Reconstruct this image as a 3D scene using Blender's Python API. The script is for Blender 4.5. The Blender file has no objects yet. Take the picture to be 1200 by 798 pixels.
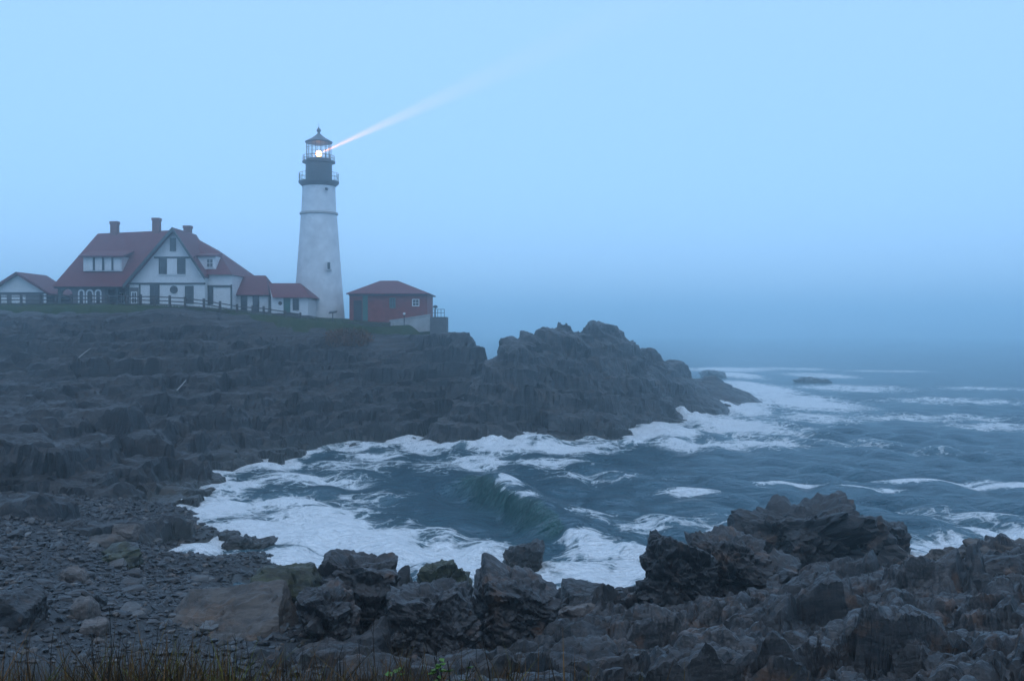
import bpy, bmesh, math, random
import numpy as np
from mathutils import Vector, Matrix

# ------------------------------------------------------------------ camera, sky, sun, exposure
SC = bpy.context.scene
COL = SC.collection
H, F, CX, YH = 11.0, 1167.0, 600.0, 388.0          # eye height (m), focal length and horizon in photo pixels
cam_d = bpy.data.cameras.new('camera'); cam = bpy.data.objects.new('camera', cam_d); COL.objects.link(cam)
cam_d.sensor_width = 36.0; cam_d.lens = 36.0 * F / 1200.0
cam_d.clip_start = 0.1; cam_d.clip_end = 6000
cam.location = (0, 0, H)
cam.rotation_euler = (math.radians(90) - math.atan((399 - YH) / F), 0, 0)
SC.camera = cam

SUN_EL, SUN_AZ = math.radians(58), math.radians(160)
world = bpy.data.worlds.new('World'); SC.world = world; world.use_nodes = True
wn, wl = world.node_tree.nodes, world.node_tree.links
wn.clear()
w_out = wn.new('ShaderNodeOutputWorld'); w_add = wn.new('ShaderNodeAddShader')
w_sky = wn.new('ShaderNodeTexSky'); w_sky.sky_type = 'NISHITA'; w_sky.sun_disc = False
w_sky.sun_elevation = SUN_EL; w_sky.sun_rotation = SUN_AZ
w_b1 = wn.new('ShaderNodeBackground'); w_b1.inputs[1].default_value = 0.05
w_b2 = wn.new('ShaderNodeBackground'); w_b2.inputs[1].default_value = 1.0
# even overcast layer, a little brighter towards the zenith
w_tc = wn.new('ShaderNodeTexCoord'); w_sep = wn.new('ShaderNodeSeparateXYZ'); w_map = wn.new('ShaderNodeMapRange')
w_map.inputs[1].default_value = 0.0; w_map.inputs[2].default_value = 1.0
w_mix = wn.new('ShaderNodeMix'); w_mix.data_type = 'RGBA'
w_mix.inputs[6].default_value = (0.23, 0.505, 0.94, 1); w_mix.inputs[7].default_value = (0.55, 0.76, 1.08, 1)
wl.new(w_tc.outputs['Generated'], w_sep.inputs[0]); wl.new(w_sep.outputs[2], w_map.inputs[0])
wl.new(w_map.outputs[0], w_mix.inputs[0]); wl.new(w_mix.outputs[2], w_b2.inputs[0])
wl.new(w_sky.outputs[0], w_b1.inputs[0])
wl.new(w_b1.outputs[0], w_add.inputs[0]); wl.new(w_b2.outputs[0], w_add.inputs[1]); wl.new(w_add.outputs[0], w_out.inputs[0])

sun_d = bpy.data.lights.new('sun', 'SUN'); sun = bpy.data.objects.new('sun', sun_d); COL.objects.link(sun)
sun_d.energy = 0.25; sun_d.angle = math.radians(35); sun_d.color = (1.0, 0.98, 0.96)
sd = Vector((math.sin(SUN_AZ) * math.cos(SUN_EL), math.cos(SUN_AZ) * math.cos(SUN_EL), math.sin(SUN_EL)))
sun.rotation_euler = sd.to_track_quat('Z', 'Y').to_euler()

SC.view_settings.view_transform = 'Standard'; SC.view_settings.look = 'None'
SC.view_settings.exposure = 0.0; SC.view_settings.gamma = 1.0; SC.view_settings.use_curve_mapping = False
SC.render.engine = 'CYCLES'
cy = SC.cycles
cy.use_denoising = True; cy.max_bounces = 12; cy.diffuse_bounces = 2; cy.glossy_bounces = 2; cy.volume_bounces = 10
cy.transmission_bounces = 4; cy.transparent_max_bounces = 12; cy.caustics_reflective = False; cy.caustics_refractive = False
cy.sample_clamp_indirect = 4.0

HAZE_DENSITY = 0.0024
BEAM_POWER = 1.7e6

# ------------------------------------------------------------------ helpers: pixels to places
def PZ(px, py, z):
    d = (H - z) * F / (py - YH); return ((px - CX) / F * d, d, z)
def PD(px, py, d):
    return ((px - CX) / F * d, d, H - (py - YH) / F * d)
def XA(px, d): return (px - CX) / F * d
def ZA(py, d): return H - (py - YH) / F * d

# ------------------------------------------------------------------ helpers: noise
def hsh(ix, iy, iz, s):
    h = (ix.astype(np.int64) * 73856093) ^ (iy.astype(np.int64) * 19349663) ^ (iz.astype(np.int64) * 83492791) ^ (s * 2654435761 & 0x7fffffff)
    h = h.astype(np.uint32)
    h ^= h >> np.uint32(16); h *= np.uint32(0x7feb352d); h ^= h >> np.uint32(15); h *= np.uint32(0x846ca68b); h ^= h >> np.uint32(16)
    return h
def u01(h): return h.astype(np.float32) * np.float32(1 / 4294967296.0)
def remix(h, k):
    h = h ^ np.uint32(k * 0x9E3779B9 & 0xffffffff)
    h = h * np.uint32(0x85ebca6b); h ^= h >> np.uint32(13); h = h * np.uint32(0xc2b2ae35); h ^= h >> np.uint32(16)
    return h
def vnoise(p, seed):
    i = np.floor(p); f = (p - i).astype(np.float32); f = f * f * (3 - 2 * f); i = i.astype(np.int64)
    r = 0
    for dx in (0, 1):
        for dy in (0, 1):
            for dz in (0, 1):
                w = (f[:, 0] if dx else 1 - f[:, 0]) * (f[:, 1] if dy else 1 - f[:, 1]) * (f[:, 2] if dz else 1 - f[:, 2])
                r = r + w * u01(hsh(i[:, 0] + dx, i[:, 1] + dy, i[:, 2] + dz, seed))
    return r - 0.5
def fbm(p, scale, octs, seed, gain=0.5):
    r = 0; a = 1.0
    for o in range(octs):
        r = r + a * vnoise(p / scale * (2.03 ** o) + 17.3 * o, seed + o); a *= gain
    return r
def slabs(p, scale, seed, tilt=0.8, bw=0.16):
    """3D cells, each a flat tilted block with slightly worn edges: returns block height and distance to the joint"""
    q = (p / np.asarray(scale)).astype(np.float32); c = np.floor(q).astype(np.int64)
    n = len(q); b1 = np.full(n, 9, np.float32); b2 = np.full(n, 9, np.float32)
    g1 = np.zeros(n, np.float32); g2 = np.zeros(n, np.float32)
    for dx in (-1, 0, 1):
        for dy in (-1, 0, 1):
            for dz in (-1, 0, 1):
                cx_, cy_, cz_ = c[:, 0] + dx, c[:, 1] + dy, c[:, 2] + dz
                h = hsh(cx_, cy_, cz_, seed); k1 = remix(h, 1); k2 = remix(h, 2)
                d0 = (cx_ + u01(h) - q[:, 0]).astype(np.float32); d1 = (cy_ + u01(k1) - q[:, 1]).astype(np.float32); d2 = (cz_ + u01(k2) - q[:, 2]).astype(np.float32)
                dd = d0 * d0 + d1 * d1 + d2 * d2
                r1 = u01(remix(h, 3)); hv = (u01(remix(h, 6)) - 0.5) + tilt * 2 * ((r1 - .5) * d0 + (u01(remix(h, 4)) - .5) * d1 + (u01(remix(h, 5)) - .5) * d2)
                m = dd < b1; m2 = (~m) & (dd < b2)
                b2 = np.where(m, b1, np.where(m2, dd, b2)); g2 = np.where(m, g1, np.where(m2, hv, g2))
                b1 = np.where(m, dd, b1); g1 = np.where(m, hv, g1)
    e = np.sqrt(b2) - np.sqrt(b1); t = 0.5 + 0.5 * np.clip(e / bw, 0, 1)
    return g1 * t + g2 * (1 - t), e
def rotz(p, a):
    c, s = math.cos(a), math.sin(a)
    return np.stack([p[:, 0] * c - p[:, 1] * s, p[:, 0] * s + p[:, 1] * c, p[:, 2]], 1)
def dip(p, az, ang):
    """turn points into the frame of the tilted rock beds"""
    q = rotz(p, az); c, s = math.cos(ang), math.sin(ang)
    return np.stack([q[:, 0] * c + q[:, 2] * s, q[:, 1], -q[:, 0] * s + q[:, 2] * c], 1)
def smooth(a, b, x):
    t = np.clip((x - a) / (b - a), 0, 1); return t * t * (3 - 2 * t)

class RBF:
    def __init__(self, pts):
        P = np.array(pts, float); self.c = P[:, :2]; self.m = P[:, 2].mean(); n = len(P)
        D = np.sqrt(((self.c[:, None] - self.c[None]) ** 2).sum(2) + 0.5)
        self.w = np.linalg.solve(D + 1e-6 * np.eye(n), P[:, 2] - self.m)
    def __call__(self, x, y):
        r = np.full(x.shape, self.m)
        for (cx, cy_), w in zip(self.c, self.w):
            r += w * np.sqrt((x - cx) ** 2 + (y - cy_) ** 2 + 0.5)
        return r

# ------------------------------------------------------------------ helpers: meshes and objects
def mesh_np(name, V, Fq, smooth_shade=False, attrs=None):
    me = bpy.data.meshes.new(name); V = np.ascontiguousarray(V, np.float32); Fq = np.ascontiguousarray(Fq, np.int32)
    k = Fq.shape[1]
    me.vertices.add(len(V)); me.vertices.foreach_set('co', V.ravel())
    me.loops.add(Fq.size); me.loops.foreach_set('vertex_index', Fq.ravel())
    me.polygons.add(len(Fq)); me.polygons.foreach_set('loop_start', np.arange(0, Fq.size, k, dtype=np.int32))
    me.polygons.foreach_set('use_smooth', np.full(len(Fq), smooth_shade))
    me.update(calc_edges=True)
    for a, v in (attrs or {}).items():
        at = me.attributes.new(a, 'FLOAT', 'POINT'); at.data.foreach_set('value', np.ascontiguousarray(v, np.float32))
    return me
def grid_faces(nx, ny):
    i = np.arange((nx - 1) * (ny - 1)); a = (i // (nx - 1)) * nx + i % (nx - 1)
    return np.stack([a, a + 1, a + nx + 1, a + nx], 1)
def compact(V, Fq, attrs=None):
    used = np.zeros(len(V), bool); used[Fq.ravel()] = True
    idx = np.cumsum(used) - 1
    return V[used], idx[Fq], {k: v[used] for k, v in (attrs or {}).items()}
def obj(name, me, mat, parent=None):
    o = bpy.data.objects.new(name, me); COL.objects.link(o)
    if mat is not None:
        me.materials.clear(); me.materials.append(mat)
    if parent: o.parent = parent
    return o
def tag(o, label=None, cat=None, group=None, kind=None):
    for k, v in (('label', label), ('category', cat), ('group', group), ('kind', kind)):
        if v: o[k] = v
    return o
def thing(name, loc, label, cat, group=None):
    o = bpy.data.objects.new(name, None); COL.objects.link(o); o.location = loc; o.empty_display_size = 0.3
    return tag(o, label, cat, group)

class MB:
    """collects plain solids in world coordinates; build() links them as one mesh"""
    def __init__(s): s.v = []; s.f = []
    def add(s, v, f):
        n = len(s.v); s.v += [tuple(p) for p in v]; s.f += [tuple(i + n for i in q) for q in f]; return s
    def box(s, x0, x1, y0, y1, z0, z1):
        v = [(x, y, z) for z in (z0, z1) for y in (y0, y1) for x in (x0, x1)]
        return s.add(v, [(0, 2, 3, 1), (4, 5, 7, 6), (0, 1, 5, 4), (2, 6, 7, 3), (0, 4, 6, 2), (1, 3, 7, 5)])
    def prism(s, pts, y0, y1):           # outline in x,z run back along y
        n = len(pts); v = [(x, y0, z) for x, z in pts] + [(x, y1, z) for x, z in pts]
        return s.add(v, [tuple(range(n)), tuple(range(2 * n - 1, n - 1, -1))] + [(i, i + n, (i + 1) % n + n, (i + 1) % n) for i in range(n)])
    def ring(s, outer, inner, y0, y1):   # frame between two outlines of equal count
        n = len(outer); v = [(x, y, z) for y in (y0, y1) for L in (outer, inner) for x, z in L]; f = []
        for i in range(n):
            j = (i + 1) % n
            f += [(i, j, n + j, n + i), (2 * n + i, 3 * n + i, 3 * n + j, 2 * n + j), (i, 2 * n + i, 2 * n + j, j), (n + i, n + j, 3 * n + j, 3 * n + i)]
        return s.add(v, f)
    def slab(s, quad, th):               # a thick plate from a quad of 3D points, thickness along its normal
        q = [Vector(p) for p in quad]; nrm = (q[1] - q[0]).cross(q[2] - q[0]).normalized() * th
        n = len(q); return s.add([p for p in q] + [p + nrm for p in q], [tuple(range(n))[::-1], tuple(range(n, 2 * n))] + [(i, (i + 1) % n, (i + 1) % n + n, i + n) for i in range(n)])
    def bar(s, a, b, r, n=8, r2=None):
        a, b = Vector(a), Vector(b); d = (b - a).normalized(); u = d.orthogonal().normalized(); w = d.cross(u)
        r2 = r if r2 is None else r2; v = []
        for p, rr in ((a, r), (b, r2)):
            v += [p + (u * math.cos(2 * math.pi * i / n) + w * math.sin(2 * math.pi * i / n)) * rr for i in range(n)]
        return s.add(v, [tuple(range(n))[::-1], tuple(range(n, 2 * n))] + [(i, (i + 1) % n, (i + 1) % n + n, i + n) for i in range(n)])
    def lathe(s, prof, cx, cy_, n=48):   # profile of r,z
        v = [(cx + r * math.cos(2 * math.pi * i / n), cy_ + r * math.sin(2 * math.pi * i / n), z) for r, z in prof for i in range(n)]
        f = [(k * n + i, k * n + (i + 1) % n, (k + 1) * n + (i + 1) % n, (k + 1) * n + i) for k in range(len(prof) - 1) for i in range(n)]
        f += [tuple(range(n))[::-1], tuple(range((len(prof) - 1) * n, len(prof) * n))]
        return s.add(v, f)
    def hull(s, pts):
        bm = bmesh.new()
        for p in pts: bm.verts.new(p)
        r = bmesh.ops.convex_hull(bm, input=bm.verts)
        bmesh.ops.delete(bm, geom=list({g for g in r['geom_interior'] if isinstance(g, bmesh.types.BMVert)}), context='VERTS')
        bmesh.ops.dissolve_limit(bm, angle_limit=0.02, verts=bm.verts, edges=bm.edges)
        bm.verts.index_update()
        s.add([v.co[:] for v in bm.verts], [tuple(v.index for v in f.verts) for f in bm.faces]); bm.free(); return s
    def build(s, name, mat, parent=None, smooth_shade=False):
        off = Vector((0, 0, 0)); p = parent
        while p is not None: off += p.location; p = p.parent
        me = bpy.data.meshes.new(name); me.from_pydata([(x - off.x, y - off.y, z - off.z) for x, y, z in s.v], [], s.f); me.update()
        bm = bmesh.new(); bm.from_mesh(me); bmesh.ops.recalc_face_normals(bm, faces=bm.faces); bm.to_mesh(me); bm.free()
        if smooth_shade:
            me.polygons.foreach_set('use_smooth', [True] * len(me.polygons)); me.set_sharp_from_angle(angle=math.radians(35))
        return obj(name, me, mat, parent)

# ------------------------------------------------------------------ materials
def new_mat(name):
    m = bpy.data.materials.new(name); m.use_nodes = True; nt = m.node_tree; return m, nt, nt.nodes['Principled BSDF']
def N(nt, t, **kw):
    n = nt.nodes.new(t)
    for k, v in kw.items(): setattr(n, k, v)
    return n
def mixrgb(nt, fac, a, b, mode='MIX'):
    m = N(nt, 'ShaderNodeMix', data_type='RGBA', blend_type=mode)
    for sock, v in ((m.inputs[0], fac), (m.inputs[6], a), (m.inputs[7], b)):
        if isinstance(v, bpy.types.NodeSocket): nt.links.new(v, sock)
        elif isinstance(v, (int, float)): sock.default_value = v
        else: sock.default_value = (*v, 1)
    return m.outputs[2]
def math_n(nt, op, a, b=None, c=None, clamp=False):
    m = N(nt, 'ShaderNodeMath', operation=op, use_clamp=clamp)
    for i, v in enumerate((a, b, c)):
        if v is None: continue
        if isinstance(v, bpy.types.NodeSocket): nt.links.new(v, m.inputs[i])
        else: m.inputs[i].default_value = v
    return m.outputs[0]
def noise_n(nt, vec, scale, detail=6, rough=0.6, dist=0.0):
    n = N(nt, 'ShaderNodeTexNoise'); n.inputs['Scale'].default_value = scale; n.inputs['Detail'].default_value = detail
    n.inputs['Roughness'].default_value = rough; n.inputs['Distortion'].default_value = dist
    if vec is not None: nt.links.new(vec, n.inputs['Vector'])
    return n.outputs[0]
def ramp(nt, v, a, b, lo=0.0, hi=1.0):
    m = N(nt, 'ShaderNodeMapRange', interpolation_type='SMOOTHSTEP'); nt.links.new(v, m.inputs[0])
    for i, x in enumerate((a, b, lo, hi)): m.inputs[i + 1].default_value = x
    return m.outputs[0]
def bump_n(nt, h, strength, dist, normal=None):
    b = N(nt, 'ShaderNodeBump'); b.inputs['Strength'].default_value = strength; b.inputs['Distance'].default_value = dist
    nt.links.new(h, b.inputs['Height'])
    if normal is not None: nt.links.new(normal, b.inputs['Normal'])
    return b.outputs[0]

def rock_mat(name, mid, light, dark, ochre, ochre_amt=0.35, wet=1.4, rough=0.62, grain=1.0):
    m, nt, bs = new_mat(name)
    geo = N(nt, 'ShaderNodeNewGeometry'); pos = geo.outputs['Position']
    mp = N(nt, 'ShaderNodeMapping'); nt.links.new(pos, mp.inputs[0]); mp.inputs['Rotation'].default_value = (0.2, 0.35, 0.4); mp.inputs['Scale'].default_value = (0.45, 0.6, 2.2)
    bed = noise_n(nt, mp.outputs[0], 1.6 * grain, 8, 0.65, 0.12)
    big = noise_n(nt, pos, 0.22 * grain, 5, 0.6)
    fine = noise_n(nt, pos, 7 * grain, 8, 0.7)
    c = mixrgb(nt, ramp(nt, bed, 0.40, 0.60), dark, mid)
    c = mixrgb(nt, math_n(nt, 'MULTIPLY', ramp(nt, fine, 0.45, 0.75), ramp(nt, big, 0.4, 0.65)), c, light)
    och = math_n(nt, 'MULTIPLY', ramp(nt, noise_n(nt, pos, 0.5 * grain, 7, 0.7), 0.54, 0.7), ochre_amt)
    c = mixrgb(nt, och, c, ochre)
    sep = N(nt, 'ShaderNodeSeparateXYZ'); nt.links.new(pos, sep.inputs[0])
    zz = math_n(nt, 'ADD', sep.outputs[2], math_n(nt, 'MULTIPLY', math_n(nt, 'SUBTRACT', big, 0.5), 2.5))
    wetf = ramp(nt, zz, wet, wet * 0.25)
    c = mixrgb(nt, math_n(nt, 'MULTIPLY', wetf, 0.6), c, (0.022, 0.02, 0.012))        # weed and wet below the tide line
    nt.links.new(c, bs.inputs['Base Color'])
    r = math_n(nt, 'MULTIPLY_ADD', fine, 0.3, rough - 0.15)
    r = math_n(nt, 'SUBTRACT', r, math_n(nt, 'MULTIPLY', wetf, 0.2))
    nt.links.new(r, bs.inputs['Roughness'])
    bs.inputs['Specular IOR Level'].default_value = 0.36
    n1 = bump_n(nt, bed, 0.4, 0.10)
    nt.links.new(bump_n(nt, fine, 0.45, 0.04, n1), bs.inputs['Normal'])
    return m
def plain(name, col, rough=0.6, var=0.25, scale=3.0, bump=0.0, metal=0.0):
    m, nt, bs = new_mat(name)
    geo = N(nt, 'ShaderNodeNewGeometry')
    n = noise_n(nt, geo.outputs['Position'], scale, 6, 0.65)
    c = mixrgb(nt, ramp(nt, n, 0.3, 0.7), [x * (1 - var) for x in col], [min(1, x * (1 + var * 0.5)) for x in col])
    nt.links.new(c, bs.inputs['Base Color']); bs.inputs['Roughness'].default_value = rough; bs.inputs['Metallic'].default_value = metal
    if bump: nt.links.new(bump_n(nt, n, bump, 0.03), bs.inputs['Normal'])
    return m
def banded(name, col, period, depth=0.02, rough=0.6, var=0.2, axis=2, courses=True):
    """boards or shingle courses too fine to pick apart"""
    m, nt, bs = new_mat(name)
    geo = N(nt, 'ShaderNodeNewGeometry'); sep = N(nt, 'ShaderNodeSeparateXYZ'); nt.links.new(geo.outputs['Position'], sep.inputs[0])
    fr = math_n(nt, 'FRACT', math_n(nt, 'DIVIDE', sep.outputs[axis], period))
    n = noise_n(nt, geo.outputs['Position'], 2.2, 6, 0.7); n2 = noise_n(nt, geo.outputs['Position'], 14, 3, 0.6)
    c = mixrgb(nt, ramp(nt, n, 0.3, 0.7), [x * (1 - var) for x in col], [min(1, x * (1 + var)) for x in col])
    c = mixrgb(nt, math_n(nt, 'MULTIPLY', ramp(nt, n2, 0.45, 0.7), var), c, [x * 0.6 for x in col])
    nt.links.new(c, bs.inputs['Base Color']); bs.inputs['Roughness'].default_value = rough
    nt.links.new(bump_n(nt, fr, 0.8, depth), bs.inputs['Normal'])
    return m

M = {}
M['rock'] = rock_mat('headland_rock', (0.020, 0.0195, 0.0195), (0.090, 0.086, 0.084), (0.0045, 0.0045, 0.0045), (0.075, 0.044, 0.026), 0.4, rough=0.5)
M['island'] = rock_mat('island_rock', (0.036, 0.035, 0.034), (0.135, 0.127, 0.120), (0.008, 0.0078, 0.0076), (0.095, 0.060, 0.036), 0.42, rough=0.5)
M['ledge'] = rock_mat('ledge_rock', (0.030, 0.027, 0.026), (0.135, 0.122, 0.115), (0.0045, 0.0042, 0.0042), (0.150, 0.070, 0.032), 0.5, wet=0.8, grain=1.6, rough=0.42)
M['dark_rock'] = rock_mat('dark_rock', (0.020, 0.0175, 0.016), (0.075, 0.065, 0.059), (0.004, 0.0038, 0.0037), (0.125, 0.058, 0.024), 0.55, wet=0.7, grain=1.8, rough=0.42)
M['tan_rock'] = rock_mat('tan_rock', (0.085, 0.068, 0.055), (0.135, 0.112, 0.093), (0.038, 0.030, 0.024), (0.14, 0.072, 0.034), 0.5, wet=0.2, grain=1.3)
M['pale_rock'] = rock_mat('pale_rock', (0.12, 0.10, 0.088), (0.20, 0.17, 0.15), (0.05, 0.042, 0.036), (0.13, 0.08, 0.05), 0.3, wet=0.2, grain=2)
M['weed_rock'] = rock_mat('weedy_rock', (0.036, 0.038, 0.014), (0.062, 0.060, 0.026), (0.012, 0.013, 0.007), (0.05, 0.06, 0.014), 0.6, wet=0.3, grain=2, rough=0.4)
M['white'] = banded('white_clapboard', (0.60, 0.61, 0.61), 0.14, 0.012, 0.6, 0.06)
M['white_trim'] = plain('white_trim', (0.62, 0.63, 0.63), 0.5, 0.06)
M['tower_white'] = plain('tower_white', (0.58, 0.60, 0.61), 0.7, 0.16, 0.8, 0.4)
M['roof'] = banded('red_shingles', (0.115, 0.022, 0.026), 0.16, 0.02, 0.75, 0.25)
M['dark_trim'] = plain('dark_green_trim', (0.030, 0.045, 0.045), 0.55, 0.2)
M['grey_wall'] = banded('grey_shingle_wall', (0.10, 0.10, 0.10), 0.16, 0.015, 0.8, 0.2)
M['glass'] = plain('window_glass', (0.025, 0.030, 0.035), 0.12, 0.2, 1.0)
M['blind'] = plain('drawn_blind', (0.60, 0.61, 0.60), 0.7, 0.08)
M['brick'] = banded('red_brick', (0.20, 0.044, 0.036), 0.075, 0.006, 0.85, 0.25)
M['chimney'] = banded('chimney_brick', (0.16, 0.055, 0.045), 0.075, 0.006, 0.85, 0.25)
M['iron'] = plain('black_iron', (0.018, 0.020, 0.022), 0.5, 0.2)
M['lead'] = plain('grey_metal', (0.07, 0.08, 0.09), 0.5, 0.2, 2.0, 0, 0.3)
M['green_door'] = plain('green_door', (0.03, 0.11, 0.085), 0.5, 0.15)
M['fence_wood'] = plain('weathered_wood', (0.055, 0.048, 0.042), 0.85, 0.35, 6, 0.4)
M['concrete'] = plain('concrete', (0.34, 0.34, 0.33), 0.85, 0.2, 1.5, 0.3)
M['drift'] = plain('driftwood', (0.24, 0.23, 0.22), 0.85, 0.25, 5, 0.4)
M['dark_stone'] = plain('pebble_stone', (0.034, 0.031, 0.029), 0.5, 0.5, 2.5, 0.2)

def pebble_material():
    m, nt, bs = new_mat('beach_pebbles')
    at = N(nt, 'ShaderNodeAttribute', attribute_name='tone'); geo = N(nt, 'ShaderNodeNewGeometry')
    cr = N(nt, 'ShaderNodeValToRGB'); nt.links.new(at.outputs['Fac'], cr.inputs[0])
    e = cr.color_ramp.elements; e[0].position = 0; e[0].color = (0.008, 0.008, 0.008, 1); e[1].position = 1; e[1].color = (0.14, 0.125, 0.11, 1)
    for p, c in ((0.5, (0.020, 0.019, 0.0185)), (0.8, (0.042, 0.039, 0.037)), (0.93, (0.09, 0.06, 0.04))):
        x = e.new(p); x.color = (*c, 1)
    n = noise_n(nt, geo.outputs['Position'], 9, 4, 0.6)
    nt.links.new(mixrgb(nt, 0.5, cr.outputs[0], mixrgb(nt, n, (0, 0, 0), cr.outputs[0], 'MIX')), bs.inputs['Base Color'])
    bs.inputs['Roughness'].default_value = 0.42
    return m
M['pebbles'] = pebble_material()
M['shingle'] = rock_mat('beach_grit', (0.020, 0.019, 0.0185), (0.04, 0.037, 0.035), (0.008, 0.008, 0.008), (0.06, 0.045, 0.03), 0.2, wet=0.5, grain=5)

def grass_ground():
    m, nt, bs = new_mat('turf')
    geo = N(nt, 'ShaderNodeNewGeometry'); n = noise_n(nt, geo.outputs['Position'], 0.5, 7, 0.7); n2 = noise_n(nt, geo.outputs['Position'], 9, 5, 0.7)
    c = mixrgb(nt, ramp(nt, n, 0.35, 0.65), (0.030, 0.055, 0.016), (0.060, 0.070, 0.026))
    c = mixrgb(nt, ramp(nt, n2, 0.4, 0.7), c, (0.022, 0.035, 0.012))
    nt.links.new(c, bs.inputs['Base Color']); bs.inputs['Roughness'].default_value = 0.9; bs.inputs['Specular IOR Level'].default_value = 0.1
    nt.links.new(bump_n(nt, n2, 1.0, 0.12), bs.inputs['Normal'])
    return m
M['turf'] = grass_ground()
def blade_mat(name, stops):
    m, nt, bs = new_mat(name)
    at = N(nt, 'ShaderNodeAttribute', attribute_name='tone'); cr = N(nt, 'ShaderNodeValToRGB'); nt.links.new(at.outputs['Fac'], cr.inputs[0])
    e = cr.color_ramp.elements; e[0].position = stops[0][0]; e[0].color = (*stops[0][1], 1); e[1].position = stops[-1][0]; e[1].color = (*stops[-1][1], 1)
    for p, c in stops[1:-1]: x = e.new(p); x.color = (*c, 1)
    nt.links.new(cr.outputs[0], bs.inputs['Base Color']); bs.inputs['Roughness'].default_value = 0.7; bs.inputs['Specular IOR Level'].default_value = 0.15
    return m
M['blades'] = blade_mat('dry_grass', [(0, (0.016, 0.012, 0.006)), (0.40, (0.05, 0.030, 0.012)), (0.65, (0.15, 0.075, 0.025)), (0.82, (0.085, 0.10, 0.014)), (1, (0.19, 0.17, 0.035))])
M['lawn_blades'] = blade_mat('lawn_grass', [(0, (0.025, 0.05, 0.014)), (0.6, (0.05, 0.075, 0.022)), (1, (0.10, 0.09, 0.04))])
M['bush'] = blade_mat('rust_leaves', [(0, (0.05, 0.03, 0.016)), (0.6, (0.13, 0.058, 0.025)), (1, (0.19, 0.09, 0.04))])
M['leaf'] = plain('green_leaf', (0.07, 0.16, 0.018), 0.5, 0.3, 20)
M['stalk'] = plain('dead_stalk', (0.014, 0.012, 0.010), 0.8, 0.3, 30)

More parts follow.
